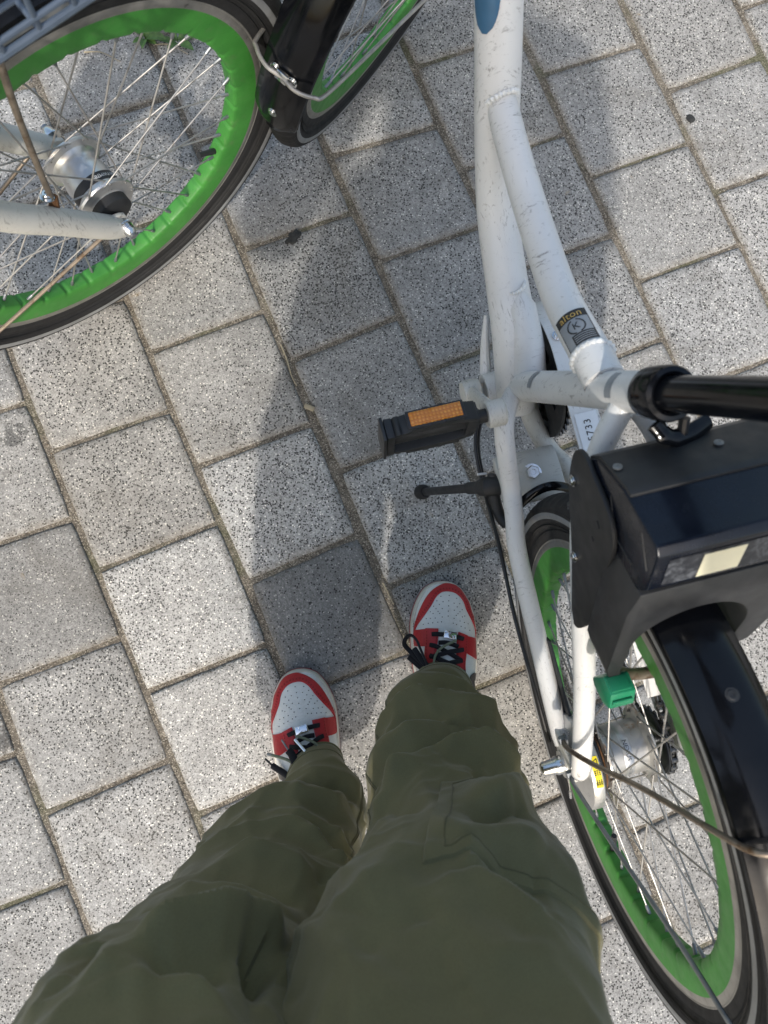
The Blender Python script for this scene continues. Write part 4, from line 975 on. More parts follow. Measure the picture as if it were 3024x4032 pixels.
# --- body first, so that clothing can be its children
def build_body():
    J = {'pelvis': ((-.015, -.31, .84), .115), 'waist': ((-.01, -.33, 1.00), .135), 'chest': ((.015, -.33, 1.20), .125), 'upchest': ((.03, -.34, 1.34), .110), 'neck': ((.035, -.325, 1.46), .052), 'head0': ((.035, -.285, 1.545), .070), 'head1': ((.035, -.265, 1.635), .082), 'head2': ((.035, -.275, 1.70), .060),
         'shR': ((.205, -.34, 1.375), .066), 'elR': ((.265, -.380, 1.040), .062), 'wrR': ((.150, -.120, 1.180), .030), 'haR': ((.110, -.050, 1.200), .030),
         'shL': ((-.165, -.33, 1.375), .066), 'elL': ((-.285, -.370, 1.010), .066), 'wrL': ((-.130, -.120, 1.180), .030), 'haL': ((-.100, -.050, 1.200), .030),
         'hipR': ((.075, -.33, .80), .075), 'knR': ((.120, -.260, .45), .045), 'anR': ((.155, -.160, .11), .032), 'hipL': ((-.105, -.33, .80), .075), 'knL': ((-.095, -.335, .45), .045), 'anL': ((-.022, -.268, .10), .032)}
    E_ = [('pelvis', 'waist'), ('waist', 'chest'), ('chest', 'upchest'), ('upchest', 'neck'), ('neck', 'head0'), ('head0', 'head1'), ('head1', 'head2'), ('upchest', 'shR'), ('shR', 'elR'), ('elR', 'wrR'), ('wrR', 'haR'), ('upchest', 'shL'), ('shL', 'elL'), ('elL', 'wrL'), ('wrL', 'haL'), ('pelvis', 'hipR'), ('hipR', 'knR'), ('knR', 'anR'), ('pelvis', 'hipL'), ('hipL', 'knL'), ('knL', 'anL')]
    ORG = Vector((.06, -.25, 0))
    for s, h in ((1, 'haR'), (-1, 'haL')):      # fingers curled towards the phone they hold
        c = Vector(J[h][0])
        for k in range(4):
            a = c + Vector((-s * .020, .022 - .012 * k, .020 - .006 * k)); b_ = a + Vector((-s * .034, .006, .016 - .002 * k)); d = b_ + Vector((-s * .018, -.004, -.018))
            for nm, p, r_ in ((f'{h}f{k}a', a, .0092), (f'{h}f{k}b', b_, .0085), (f'{h}f{k}c', d, .0075)): J[nm] = (tuple(p), r_)
            E_.extend([(h, f'{h}f{k}a'), (f'{h}f{k}a', f'{h}f{k}b'), (f'{h}f{k}b', f'{h}f{k}c')])
        a = c + Vector((-s * .004, .010, -.028)); b_ = a + Vector((-s * .026, .010, -.006)); J[h + 'ta'] = (tuple(a), .0105); J[h + 'tb'] = (tuple(b_), .0088); E_.extend([(h, h + 'ta'), (h + 'ta', h + 'tb')])
    names = list(J); idx = {n_: i for i, n_ in enumerate(names)}
    me = bpy.data.meshes.new('person'); me.from_pydata([tuple(Vector(J[n_][0]) - ORG) for n_ in names], [(idx[a], idx[b_]) for a, b_ in E_], []); me.update()
    o = bpy.data.objects.new('person', me); COL.objects.link(o); o.location = ORG
    md = o.modifiers.new('skin', 'SKIN'); md.use_smooth_shade = True
    for i, n_ in enumerate(names): me.skin_vertices[0].data[i].radius = (J[n_][1], J[n_][1] * (.72 if n_ in ('waist', 'chest', 'upchest', 'pelvis') else 1)); me.skin_vertices[0].data[i].use_root = (n_ == 'pelvis')
    o.modifiers.new('sub', 'SUBSURF').levels = 2; o.modifiers['sub'].render_levels = 2
    t = NT('skin_and_sweatshirt'); g = t.n('ShaderNodeNewGeometry'); sx = t.n('ShaderNodeSeparateXYZ'); t.l(g.outputs['Position'], sx.inputs[0])
    head = t.math('GREATER_THAN', sx.outputs[2], 1.462); hand = t.math('MULTIPLY', t.math('GREATER_THAN', sx.outputs[1], -.105), t.math('GREATER_THAN', sx.outputs[2], 1.0))
    hair = t.math('MULTIPLY', head, t.math('GREATER_THAN', t.math('SUBTRACT', sx.outputs[2], t.math('MULTIPLY', sx.outputs[1], .9)), 1.885))
    c = t.mix(t.math('MAXIMUM', head, hand), (.10, .10, .11), (.55, .36, .27)); c = t.mix(hair, c, (.012, .010, .009)); t.inp('Base Color', c); t.inp('Roughness', .7)
    me.materials.append(t.m)
    # face: brow-level eyes, nose, mouth, ears
    def feat(name, prof_c, r_, sc, material):
        mb = MB(); n, m = 12, 8; vs = []; fs = []
        for i in range(m + 1):
            th = PI * i / m
            for k in range(n): ph = 2 * PI * k / n; vs.append(Vector(prof_c) - ORG + Vector((math.sin(th) * math.cos(ph) * sc[0], math.sin(th) * math.sin(ph) * sc[1], math.cos(th) * sc[2])) * r_)
        for i in range(m):
            for k in range(n): fs.append((i * n + k, i * n + (k + 1) % n, (i + 1) * n + (k + 1) % n, (i + 1) * n + k))
        mb.add(vs, fs); return mb.build(name, material, o)
    for s in (1, -1):
        feat('eye', (.035 + s * .030, -.192, 1.600), .011, (1, .7, .8), MT['print_white']); feat('ear', (.035 + s * .080, -.275, 1.595), .026, (.35, .7, 1.1), MT['skin'])
    feat('nose', (.035, -.182, 1.575), .017, (.8, 1.1, 1.2), MT['skin']); feat('mouth', (.035, -.198, 1.538), .020, (1.2, .5, .35), MT['leather_red'])
    return o
person = tag(build_body(), 'person in olive trousers and red and white sneakers, looking down from above', 'person')
PO = Vector((.06, -.25, 0)); PM = Matrix.Translation(-PO)

# --- trousers: two lofted legs under a hip, folds raised on the cloth
LEG_L = [(0.07, -0.0606, -0.2606, 0.016, -0.2456, 0.036), (0.082, -0.0638, -0.2664, 0.0194, -0.2504, 0.041), (0.105, -0.0646, -0.2749, 0.0228, -0.2589, 0.046), (0.13, -0.0641, -0.2877, 0.0332, -0.2717, 0.055), (0.14, -0.083, -0.299, 0.046, -0.285, 0.064), (0.16, -0.0811, -0.3032, 0.0464, -0.2892, 0.0626), (0.2, -0.1252, -0.3248, 0.0398, -0.3188, 0.0747), (0.235, -0.135, -0.327, 0.033999999999999996, -0.322, 0.066), (0.226, -0.146, -0.328, 0.039, -0.323, 0.084), (0.3, -0.1688, -0.3338, 0.023, -0.3318, 0.0742), (0.4, -0.1917, -0.3348, 0.0159, -0.3368, 0.0718), (0.5, -0.2074, -0.3294, 0.0038000000000000013, -0.3344, 0.0733), (0.6, -0.2151, -0.3058, -0.008199999999999999, -0.3138, 0.0764), (0.68, -0.204, -0.3077, -0.0074, -0.3157, 0.0811), (0.78, -0.2036, -0.3242, 0.015799999999999998, -0.3302, 0.0874), (0.88, -0.198, -0.3403, -0.0016, -0.3403, 0.0874)]
LEG_R = [(0.078, 0.118, -0.1415, 0.2004, -0.1435, 0.04), (0.09, 0.1114, -0.1464, 0.2055, -0.1474, 0.046), (0.125, 0.1041, -0.1524, 0.1986, -0.1564, 0.05), (0.136, 0.08, -0.156, 0.211, -0.174, 0.056), (0.15, 0.076, -0.158, 0.214, -0.178, 0.058), (0.195, 0.07600000000000001, -0.178, 0.218, -0.194, 0.061), (0.224, 0.081, -0.19, 0.212, -0.204, 0.054), (0.214, 0.0655, -0.19, 0.224, -0.205, 0.07), (0.27, 0.057, -0.209, 0.2205, -0.222, 0.066), (0.302, 0.063, -0.221, 0.2095, -0.233, 0.058), (0.29, 0.046, -0.219, 0.22, -0.232, 0.074), (0.345, 0.0455, -0.232, 0.211, -0.245, 0.068), (0.38, 0.0427, -0.2408, 0.2035, -0.2528, 0.0672), (0.44, 0.0269, -0.255, 0.2043, -0.257, 0.0697), (0.5, 0.0036, -0.2674, 0.2062, -0.2584, 0.0738), (0.55, -0.0178, -0.2767, 0.2041, -0.2677, 0.0771), (0.6, -0.0311, -0.284, 0.196, -0.281, 0.0787), (0.65, -0.038, -0.29, 0.1861, -0.29, 0.082), (0.7, -0.0354, -0.2997, 0.1745, -0.2997, 0.0853), (0.78, -0.0241, -0.3178, 0.1735, -0.3178, 0.0918), (0.88, 0.0002, -0.3327, 0.1708, -0.3327, 0.0918)]
def leg_grid(rings, rows_n=270, cols=200):
    Q = spline_nd([tuple(r_) for r_ in rings], 24); zs = np.array([q[0] for q in Q]); A = np.array(Q)
    t = np.linspace(0, 1, rows_n); cum = np.concatenate([[0], np.cumsum(np.hypot(np.diff(A[:, 0]), np.abs(np.diff(A[:, 1])) * .5))]); cum /= cum[-1]
    P = np.stack([np.interp(t, cum, A[:, k]) for k in range(6)], 1)
    th = np.linspace(0, 2 * np.pi, cols, endpoint=False)
    c, s = np.cos(th), np.sin(th); e = 2 / 2.25
    cx = np.sign(c) * np.abs(c) ** e; sy = np.sign(s) * np.abs(s) ** e
    cxm = (P[:, 1] + P[:, 3]) / 2; hx = (P[:, 3] - P[:, 1]) / 2; cym = (P[:, 2] + P[:, 4]) / 2; ty = (P[:, 4] - P[:, 2]) / 2
    V = np.zeros((rows_n, cols, 3))
    V[:, :, 0] = cxm[:, None] + hx[:, None] * cx; V[:, :, 1] = cym[:, None] + ty[:, None] * cx + P[:, 5][:, None] * sy; V[:, :, 2] = P[:, 0][:, None]
    return V
def grid_normals(V):
    du = np.roll(V, -1, 1) - np.roll(V, 1, 1); dv = np.gradient(V, axis=0); n = np.cross(du, dv); n /= np.linalg.norm(n, axis=2, keepdims=True) + 1e-12
    return n
def seg_dist(P, a, b):
    a = np.array(a); b = np.array(b); ab = b - a; t = np.clip(((P - a) @ ab) / (ab @ ab + 1e-12), 0, 1)
    return np.linalg.norm(P - (a + t[:, None] * ab), axis=1), t
def snoise(P, f, seed):
    out = np.zeros(len(P))
    for i, p in enumerate(P): out[i] = noise.noise((p[0] * f + seed, p[1] * f, p[2] * f))
    return out
def fold_cloth(V, folds, seed, stack=.014):
    sh = V.shape; N = grid_normals(V).reshape(-1, 3); P = V.reshape(-1, 3); d = np.zeros(len(P))
    for pts, wdt, amp in folds:
        best = np.full(len(P), 9.0); tt = np.zeros(len(P)); m = len(pts) - 1
        for i in range(m):
            q, t = seg_dist(P, pts[i], pts[i + 1]); sel = q < best; best = np.where(sel, q, best); tt = np.where(sel, (i + t) / m, tt)
        taper = np.clip(np.minimum(tt, 1 - tt) / .22, 0, 1); taper = .25 + .75 * taper * taper * (3 - 2 * taper)
        d += 2.0 * amp * taper * np.exp(-(np.sqrt(best * best + .0042 ** 2) - .0042) / wdt)
    rnd = random.Random(int(seed)); rn, cn = sh[:2]
    for q in range(70):
        i = int(rn * rnd.betavariate(1.3, 1.5)); k = rnd.randrange(cn); di = rnd.uniform(-1, 1) * 5; dk = rnd.choice((-1, 1)) * rnd.uniform(3, 8); pts = []; bend = rnd.uniform(-.6, .6)
        for j in range(5): pts.append(V[max(0, min(rn - 1, int(i + di * j + bend * j * j))), int(k + dk * j) % cn])
        wdt = rnd.uniform(.0035, .0075); amp = rnd.choice((1, 1, -1)) * rnd.uniform(.0022, .0050); best = np.full(len(P), 9.0); tt = np.zeros(len(P))
        for j in range(4):
            qd, t = seg_dist(P, pts[j], pts[j + 1]); sel = qd < best; best = np.where(sel, qd, best); tt = np.where(sel, (j + t) / 4, tt)
        taper = np.clip(np.minimum(tt, 1 - tt) / .4, 0, 1); zf = np.clip((P[:, 2] - .11) / .06, .1, 1)
        d += zf * amp * taper * np.exp(-(np.sqrt(best * best + .0026 ** 2) - .0026) / wdt)
    lowz = np.clip((P[:, 2] - .10) / .08, .12, 1)
    n1 = snoise(P * np.array([1, 1, .6]), 9, seed); n2 = snoise(P * np.array([1, 1, .75]), 24, seed + 5)
    ph = (P[:, 2] + .22 * (P[:, 0] - P[:, 0].mean()) * np.sin(seed) + .022 * n1) / .078; st_ = np.power(1 - np.abs(np.sin(np.pi * ph)), 1.3)
    d += stack * np.clip((P[:, 2] - .13) / .05, 0, 1) * np.clip((.47 - P[:, 2]) / .12, 0, 1) * (.6 + .9 * n1) * (st_ - .4)
    n3 = snoise(P * np.array([1, .9, .5]), 15, seed + 9); n4 = snoise(P * np.array([1, 1, .7]), 60, seed + 2)
    d += lowz * (.0065 * n1 + .0075 * (np.power(1 - np.abs(n3), 3.0) - .55) + .0032 * (np.power(1 - np.abs(n2), 2.5) - .5) + .0009 * n4)
    return (P + N * d[:, None]).reshape(sh)
FOLDS_L = [([(-0.0563, -0.2429, 0.2348), (-0.0318, -0.247, 0.2441), (0.0005, -0.2538, 0.2317), (0.0391, -0.2798, 0.1819)], 0.012, 0.008), ([(-0.0447, -0.2436, 0.1873), (-0.0095, -0.2483, 0.1956), (0.0246, -0.2618, 0.1873)], 0.01, -0.008), ([(-0.084, -0.2533, 0.2691), (-0.0413, -0.257, 0.2816), (0.0003, -0.2751, 0.2847), (0.0344, -0.2939, 0.2286)], 0.014, 0.006), ([(-0.0402, -0.2623, 0.3066), (-0.0143, -0.2749, 0.3286), (0.0017, -0.2902, 0.3537), (0.0106, -0.3013, 0.3505)], 0.009, 0.007), ([(-0.0296, -0.2627, 0.2941), (-0.0003, -0.2821, 0.3129), (0.0113, -0.2973, 0.3223)], 0.009, -0.006), ([(-0.0087, -0.27, 0.2879), (0.0133, -0.2924, 0.2941), (0.0247, -0.3042, 0.2722)], 0.01, 0.006), ([(-0.1106, -0.2649, 0.3537), (-0.0695, -0.2645, 0.385), (-0.0338, -0.2725, 0.4008), (-0.011, -0.2854, 0.4133)], 0.014, 0.006), ([(-0.1261, -0.2667, 0.4102), (-0.0815, -0.2639, 0.4448), (-0.044, -0.2708, 0.4574), (-0.0218, -0.2816, 0.4637)], 0.016, -0.006), ([(-0.1431, -0.2671, 0.4605), (-0.1113, -0.2618, 0.4731), (-0.0719, -0.2633, 0.4794), (-0.0308, -0.2757, 0.4983)], 0.014, 0.005), ([(-0.1289, -0.2299, 0.6434), (-0.1106, -0.23, 0.6339), (-0.0953, -0.232, 0.6213), (-0.0622, -0.245, 0.5835), (-0.0477, -0.2532, 0.574), (-0.0347, -0.259, 0.5866)], 0.016, 0.014), ([(-0.0609, -0.2402, 0.6245), (-0.0454, -0.2481, 0.6213), (-0.0325, -0.2576, 0.6245)], 0.022, -0.016), ([(-0.1156, -0.2299, 0.6654), (-0.089, -0.2316, 0.6591), (-0.0616, -0.2387, 0.6622)], 0.022, -0.008), ([(-0.1564, -0.2358, 0.6622), (-0.1536, -0.2338, 0.6434), (-0.1536, -0.2342, 0.6182)], 0.01, -0.006), ([(-0.1893, -0.2507, 0.6119), (-0.1786, -0.2449, 0.6024), (-0.1629, -0.2381, 0.6056)], 0.016, 0.003), ([(-0.1966, -0.258, 0.6276), (-0.1708, -0.2408, 0.6496), (-0.1586, -0.2369, 0.6654)], 0.016, 0.003), ([(-0.149, -0.2326, 0.6339), (-0.1362, -0.2311, 0.6622), (-0.1304, -0.2317, 0.6874)], 0.012, 0.006), ([(-0.1232, -0.2314, 0.6938), (-0.0968, -0.2313, 0.6843), (-0.0647, -0.2375, 0.6843)], 0.018, 0.006), ([(-0.0067, -0.2814, 0.3411), (0.0029, -0.2923, 0.3599), (-0.0063, -0.2904, 0.4228)], 0.007, 0.006)]
FOLDS_R = [([(0.0792, -0.1462, 0.1747), (0.1231, -0.1368, 0.2417), (0.1482, -0.1393, 0.2449), (0.1773, -0.1467, 0.2449), (0.2099, -0.1669, 0.2352)], 0.014, 0.007), ([(0.0766, -0.1583, 0.2546), (0.1202, -0.1495, 0.2708), (0.1594, -0.1546, 0.274)], 0.016, -0.009), ([(0.0466, -0.2038, 0.3052), (0.0837, -0.1637, 0.3117), (0.1424, -0.1502, 0.2708), (0.1605, -0.15, 0.2643), (0.1704, -0.162, 0.2987)], 0.013, 0.009), ([(0.0498, -0.2068, 0.4053), (0.0711, -0.1883, 0.3796), (0.1067, -0.171, 0.3473), (0.1328, -0.1683, 0.3376), (0.162, -0.1706, 0.3279), (0.1919, -0.1926, 0.3376), (0.2025, -0.2037, 0.3343)], 0.014, 0.012), ([(0.0585, -0.1976, 0.3764), (0.0917, -0.1733, 0.3473), (0.1378, -0.1614, 0.3182), (0.1745, -0.1663, 0.3052)], 0.012, -0.009), ([(0.1498, -0.1828, 0.3731), (0.1537, -0.1897, 0.4149), (0.1558, -0.193, 0.4596)], 0.012, -0.009), ([(0.1411, -0.1782, 0.3635), (0.1403, -0.1868, 0.4213), (0.1322, -0.191, 0.5135)], 0.014, 0.006), ([(0.1344, -0.1921, 0.5198), (0.1635, -0.1958, 0.4533), (0.1844, -0.2079, 0.4213)], 0.013, 0.012), ([(0.1192, -0.1946, 0.5451), (0.1417, -0.1924, 0.5135), (0.1712, -0.1998, 0.4882)], 0.013, -0.01), ([(0.0858, -0.2012, 0.5835), (0.1153, -0.1979, 0.5643), (0.1484, -0.2001, 0.5483), (0.1693, -0.2103, 0.5547)], 0.022, 0.007), ([(0.0418, -0.2163, 0.4181), (0.0563, -0.1998, 0.4469), (0.0753, -0.1926, 0.5009)], 0.016, -0.006), ([(-0.0068, -0.229, 0.6189), (0.0161, -0.2162, 0.6222), (0.0391, -0.2085, 0.5996), (0.0606, -0.1988, 0.5515)], 0.02, 0.006), ([(0.0873, -0.1824, 0.3828), (0.0908, -0.1889, 0.4628), (0.0873, -0.1936, 0.5356), (0.1003, -0.2005, 0.5803)], 0.008, 0.003), ([(0.1043, -0.2007, 0.5803), (0.1011, -0.2036, 0.5964), (0.1019, -0.2058, 0.6125)], 0.006, 0.006), ([(0.1019, -0.2058, 0.6125), (0.1194, -0.2109, 0.6351), (0.134, -0.2192, 0.6577), (0.1531, -0.2317, 0.6642)], 0.007, 0.0045), ([(0.1131, -0.204, 0.5932), (0.1357, -0.2097, 0.5996), (0.1611, -0.2204, 0.5996)], 0.02, -0.005), ([(0.0141, -0.2219, 0.6868), (0.0436, -0.2114, 0.6642), (0.0743, -0.2078, 0.648)], 0.024, -0.005), ([(0.0339, -0.2214, 0.7224), (0.0998, -0.3302, 0.466), (0.1068, -0.2172, 0.6933), (0.1465, -0.2328, 0.6836)], 0.026, 0.006)]

def add_leg(mb, V):
    r_, c_ = V.shape[:2]; vs = [Vector(p) - PO for p in V.reshape(-1, 3)]
    fs = [(i * c_ + k, i * c_ + (k + 1) % c_, (i + 1) * c_ + (k + 1) % c_, (i + 1) * c_ + k) for i in range(r_ - 1) for k in range(c_)]
    mb.add(vs, fs)
VL = fold_cloth(leg_grid(LEG_L), FOLDS_L, 3.0); VR = fold_cloth(leg_grid(LEG_R), FOLDS_R, 11.0)
tr = MB(); add_leg(tr, VL); add_leg(tr, VR)
hip = [(.78, -.190, -.330, .165, -.330, .060), (.82, -.200, -.325, .172, -.325, .095), (.88, -.200, -.325, .172, -.325, .105), (.95, -.188, -.325, .164, -.325, .108), (1.04, -.172, -.328, .154, -.328, .110)]
add_leg(tr, leg_grid(hip, 40, 90))
trousers = tr.build('trousers', MT['olive'], person)
# cargo pockets lying on the outer thighs, seams
def leg_patch(V, z0, z1, t0, t1, off, name):
    c_ = V.shape[1]; N = grid_normals(V); rows_i = [i for i in range(V.shape[0]) if z0 <= V[i, :, 2].mean() <= z1]; cols_i = list(range(int(t0 / 360 * c_), int(t1 / 360 * c_) + 1))
    rows_ = []
    for a, i in enumerate(rows_i):
        row = []
        for b_, k in enumerate(cols_i):
            e = min(a, len(rows_i) - 1 - a, b_, len(cols_i) - 1 - b_); o_ = off if e >= 2 else (off * .8 if e == 1 else -.0035)
            row.append(Vector(V[i, k % c_] + N[i, k % c_] * o_) - PO)
        rows_.append(row)
    mb = MB(); mb.grid(rows_); po = mb.build(name, MT['olive'], trousers)
    for inset in (4,):
        edge = [rows_[inset][k] for k in range(inset, len(cols_i) - inset)] + [rows_[a][-1 - inset] for a in range(inset, len(rows_i) - inset)] + [rows_[-1 - inset][k] for k in range(len(cols_i) - 1 - inset, inset, -1)] + [rows_[a][inset] for a in range(len(rows_i) - 1 - inset, inset, -1)]
        sm = MB(); sm.tube(edge, .0008, 6, closed=True); sm.build('stitching', MT['seam'], po)
    return po
leg_patch(VR, .415, .600, -14, 98, .0034, 'cargo_pocket')
for V, col in ((VL, 25), (VR, 172)):
    c_ = V.shape[1]; k = int(col / 360 * c_); N = grid_normals(V)
    for dk in (0, 1):
        sm = MB(); sm.tube([Vector(V[i, k + dk] + N[i, k + dk] * .0004) - PO for i in range(12, V.shape[0] - 30, 2)], .0009, 6); sm.build('seam', MT['seam'], trousers)
# hems at the cuffs
for V in (VL, VR):
    for row, r_ in ((0, .0022), (9, .0010)):
        h = MB(); h.tube([Vector(p) - PO for p in V[row]], r_, 8, closed=True); h.build('hem', MT['olive'] if row == 0 else MT['seam'], trousers)

# --- sneakers
SH_OUT = [(0, 0, 0), (.0015, -.012, .011), (.006, -.0225, .0205), (.0136, -.032, .029), (.0324, -.0430, .0405), (.056, -.0502, .0479), (.079, -.0515, .0508), (.117, -.0495, .0512), (.16, -.043, .047), (.2, -.0365, .041), (.25, -.0345, .0355), (.275, -.025, .026), (.285, 0, 0)]
SH_RID = [(0, .026), (.006, .030), (.02, .043), (.05, .054), (.09, .064), (.12, .078), (.16, .097), (.2, .105), (.29, .105)]
def interp(t, tab, k=1):
    if t <= tab[0][0]: return tab[0][k]
    for a, b in zip(tab, tab[1:]):
        if t <= b[0]: return a[k] + (b[k] - a[k]) * (t - a[0]) / (b[0] - a[0])
    return tab[-1][k]
def SZ(x, d):
    h = (interp(d, SH_OUT, 2) if x > 0 else -interp(d, SH_OUT, 1)) - .0035; h = max(h, .006); q = min(1, abs(x) / h)
    return .026 + (interp(d, SH_RID) - .026) * math.sqrt(max(0, 1 - q ** 2.3))
SX = -.004
CAP_O = [(-0.0441, 0.0837), (-0.0426, 0.0671), (-0.0371, 0.0486), (-0.0273, 0.0283), (-0.0154, 0.0143), (0.003, 0.0044), (0.0168, 0.0054), (0.0283, 0.0115), (0.0378, 0.0228), (0.0453, 0.0379), (0.0499, 0.0549), (0.0515, 0.0709), (0.0518, 0.0887)]
CAP_I = [(-0.0425, 0.0745), (-0.0376, 0.0641), (-0.0267, 0.0484), (-0.019, 0.0374), (-0.0109, 0.0245), (-0.0018, 0.0173), (0.0089, 0.0162), (0.0184, 0.0185), (0.0262, 0.0246), (0.0317, 0.033), (0.035, 0.0442), (0.0422, 0.0583), (0.0496, 0.0728), (0.0508, 0.0854)]
P_LO = [(-0.0432, 0.0749), (-0.0448, 0.0856), (-0.0452, 0.0995)]; P_LI = [(-0.0270, 0.072), (-0.0280, 0.0846), (-0.0290, 0.0979)]
P_ELO = [(-0.0285, 0.0715), (-0.0290, 0.089), (-0.0305, 0.1067), (-0.030, 0.1196), (-0.0290, 0.1468)]; P_ELI = [(-0.0102, 0.0718), (-0.0116, 0.0887), (-0.0148, 0.1061), (-0.0161, 0.119), (-0.0172, 0.1459)]
P_ERI = [(0.0195, 0.0769), (0.0164, 0.0889), (0.0139, 0.1063), (0.0115, 0.1232), (0.0112, 0.1458)]; P_ERO = [(0.0340, 0.0828), (0.0322, 0.0983), (0.0282, 0.1137), (0.0258, 0.1282), (0.0262, 0.1509)]
P_RI = [(0.0325, 0.0828), (0.0320, 0.094), (0.0300, 0.1075)]; P_RO = [(0.0512, 0.0878), (0.0515, 0.1008), (0.0505, 0.1194)]
SWSH = [(0.0309, 0.1544), (0.0322, 0.1461), (0.0347, 0.1397), (0.0426, 0.1372), (0.0478, 0.1417), (0.0480, 0.1518), (0.0469, 0.1638)]
DOTS = [(-0.0039, 0.0238), (0.0088, 0.0224), (0.0204, 0.0268), (-0.0104, 0.0305), (-0.0012, 0.0318), (0.0077, 0.0306), (-0.007, 0.036), (0.0157, 0.0341), (0.0246, 0.035), (-0.0156, 0.0387), (0.0069, 0.0381), (0.0202, 0.0397), (-0.0124, 0.0424), (-0.0031, 0.0422), (-0.0209, 0.047), (-0.0096, 0.0464), (0.0059, 0.0459), (0.0153, 0.0446), (0.0278, 0.044), (-0.0171, 0.0495), (-0.0073, 0.0493), (0.024, 0.047), (0.0206, 0.0498), (-0.0271, 0.0571), (-0.0213, 0.0568), (-0.0141, 0.0561), (-0.0038, 0.0546), (0.0053, 0.0532), (0.0179, 0.0522), (0.0313, 0.0535), (0.0141, 0.0569), (0.0274, 0.0547), (-0.0315, 0.0658), (-0.0245, 0.0641), (-0.0181, 0.0632), (-0.0107, 0.0623), (-0.0052, 0.0617), (0.0125, 0.0638), (0.0232, 0.0606), (0.0175, 0.0659), (0.0301, 0.063), (0.0362, 0.0651), (0.0245, 0.0686), (0.0308, 0.0712), (0.0385, 0.0749)]
def sneaker(toe, ang, mir, label):
    """right shoe; mir = -1 mirrors it into a left one. Toe tip at the origin, heel along -y"""
    M = PM @ Matrix.Translation((toe[0], toe[1], 0)) @ Matrix.Rotation(R(ang), 4, 'Z')
    so = empty('sneaker', M, person); so['label'] = label
    def pt(x, d, off=0.0, shift=True):
        xx = x + (SX if shift else 0); e = .0012
        z = SZ(xx, d); n = Vector((-(SZ(xx + e, d) - SZ(xx - e, d)) / (2 * e), (SZ(xx, d + e) - SZ(xx, d - e)) / (2 * e), 1)).normalized()
        n.x = max(-.9, min(.9, n.x)); p = Vector((xx, -d, z)) + n * off; p.x *= mir; return p
    def sp2(c, per=6): return [(q[0], q[1]) for q in spline_nd(c, per)]
    def resamp(c, n):
        c = sp2(c); ln = [0]
        for a, b in zip(c, c[1:]): ln.append(ln[-1] + math.hypot(b[0] - a[0], b[1] - a[1]))
        out = []
        for i in range(n + 1):
            t = ln[-1] * i / n
            for k in range(1, len(ln)):
                if t <= ln[k] + 1e-9:
                    u = (t - ln[k - 1]) / max(1e-9, ln[k] - ln[k - 1]); out.append((c[k - 1][0] + (c[k][0] - c[k - 1][0]) * u, c[k - 1][1] + (c[k][1] - c[k - 1][1]) * u)); break
        return out
    def strip(name, A, B, material, off=.0014, n=30, m=8, parent=so):
        A, B = resamp(A, n), resamp(B, n); mb = MB(); rows_ = []
        for a, b in zip(A, B):
            row = [pt(a[0], a[1], -.0015)]
            for k in range(m + 1):
                t = k / m; o_ = off * (1 if 0 < k < m else .72); row.append(pt(a[0] + (b[0] - a[0]) * t, a[1] + (b[1] - a[1]) * t, o_))
            row.append(pt(b[0], b[1], -.0015)); rows_.append(row)
        r0 = [pt(p[0], p[1], -.0015) for p in [(A[0][0] + (B[0][0] - A[0][0]) * max(0, min(1, (k - 1) / m)), A[0][1] + (B[0][1] - A[0][1]) * max(0, min(1, (k - 1) / m))) for k in range(m + 3)]]
        r1 = [pt(p[0], p[1], -.0015) for p in [(A[-1][0] + (B[-1][0] - A[-1][0]) * max(0, min(1, (k - 1) / m)), A[-1][1] + (B[-1][1] - A[-1][1]) * max(0, min(1, (k - 1) / m))) for k in range(m + 3)]]
        mb.grid([r0] + rows_ + [r1]); return mb.build(name, material, parent, angle=60)
    # sole: red outsole, off-white cupsole with a rounded lip
    ol = [(d, l_) for d, l_, r_ in SH_OUT]; orr = [(d, r_) for d, l_, r_ in SH_OUT]
    out = spline([(l_, -d, 0) for d, l_, r_ in SH_OUT], 4)[:-1] + spline([(r_, -d, 0) for d, l_, r_ in reversed(SH_OUT)], 4)[:-1]
    cen = Vector((0, -.13, 0))
    def loopat(k, z): return [Vector(((cen.x + (p.x - cen.x) * k) * mir, cen.y + (p.y - cen.y) * (1 - (1 - k) * .45), z)) for p in out]
    def rings(name, spec, material):
        mb = MB(); n = len(out); vs = []; fs = []
        for k, z in spec: vs += loopat(k, z)
        for i in range(len(spec) - 1):
            for q in range(n): fs.append((i * n + q, i * n + (q + 1) % n, (i + 1) * n + (q + 1) % n, (i + 1) * n + q))
        fs.append(tuple(range(n))); fs.append(tuple((len(spec) - 1) * n + q for q in range(n))); mb.add(vs, fs); return mb.build(name, material, so, angle=50)
    rings('outsole', [(.985, .0), (1.006, .001), (1.010, .006), (1.0, .0075)], MT['outsole'])
    rings('midsole', [(.995, .0073), (1.002, .010), (.998, .020), (.985, .0265), (.955, .0285), (.90, .0275)], MT['midsole'])
    # white upper
    mb = MB(); rows_ = []
    for i in range(61):
        d = .0045 + .275 * (i / 60) ** 1.15; l_ = -interp(d, SH_OUT, 1) - .0034; r_ = interp(d, SH_OUT, 2) - .0034; l_, r_ = max(l_, .004), max(r_, .004)
        row = []
        for k in range(41):
            a = PI * k / 40; x = -math.cos(a); x = x * (r_ if x > 0 else l_); row.append(pt(x, d, 0, False))
        rows_.append(row)
    mb.grid(rows_); up = mb.build('upper', MT['leather_white'], so, angle=80)
    strip('toe_cap', CAP_O, CAP_I, MT['leather_red'], .0016, 60, 8)
    strip('forefoot_overlay', P_LO, P_LI, MT['leather_red'], .0013, 12, 8); strip('forefoot_overlay', P_RI, P_RO, MT['leather_red'], .0013, 12, 8)
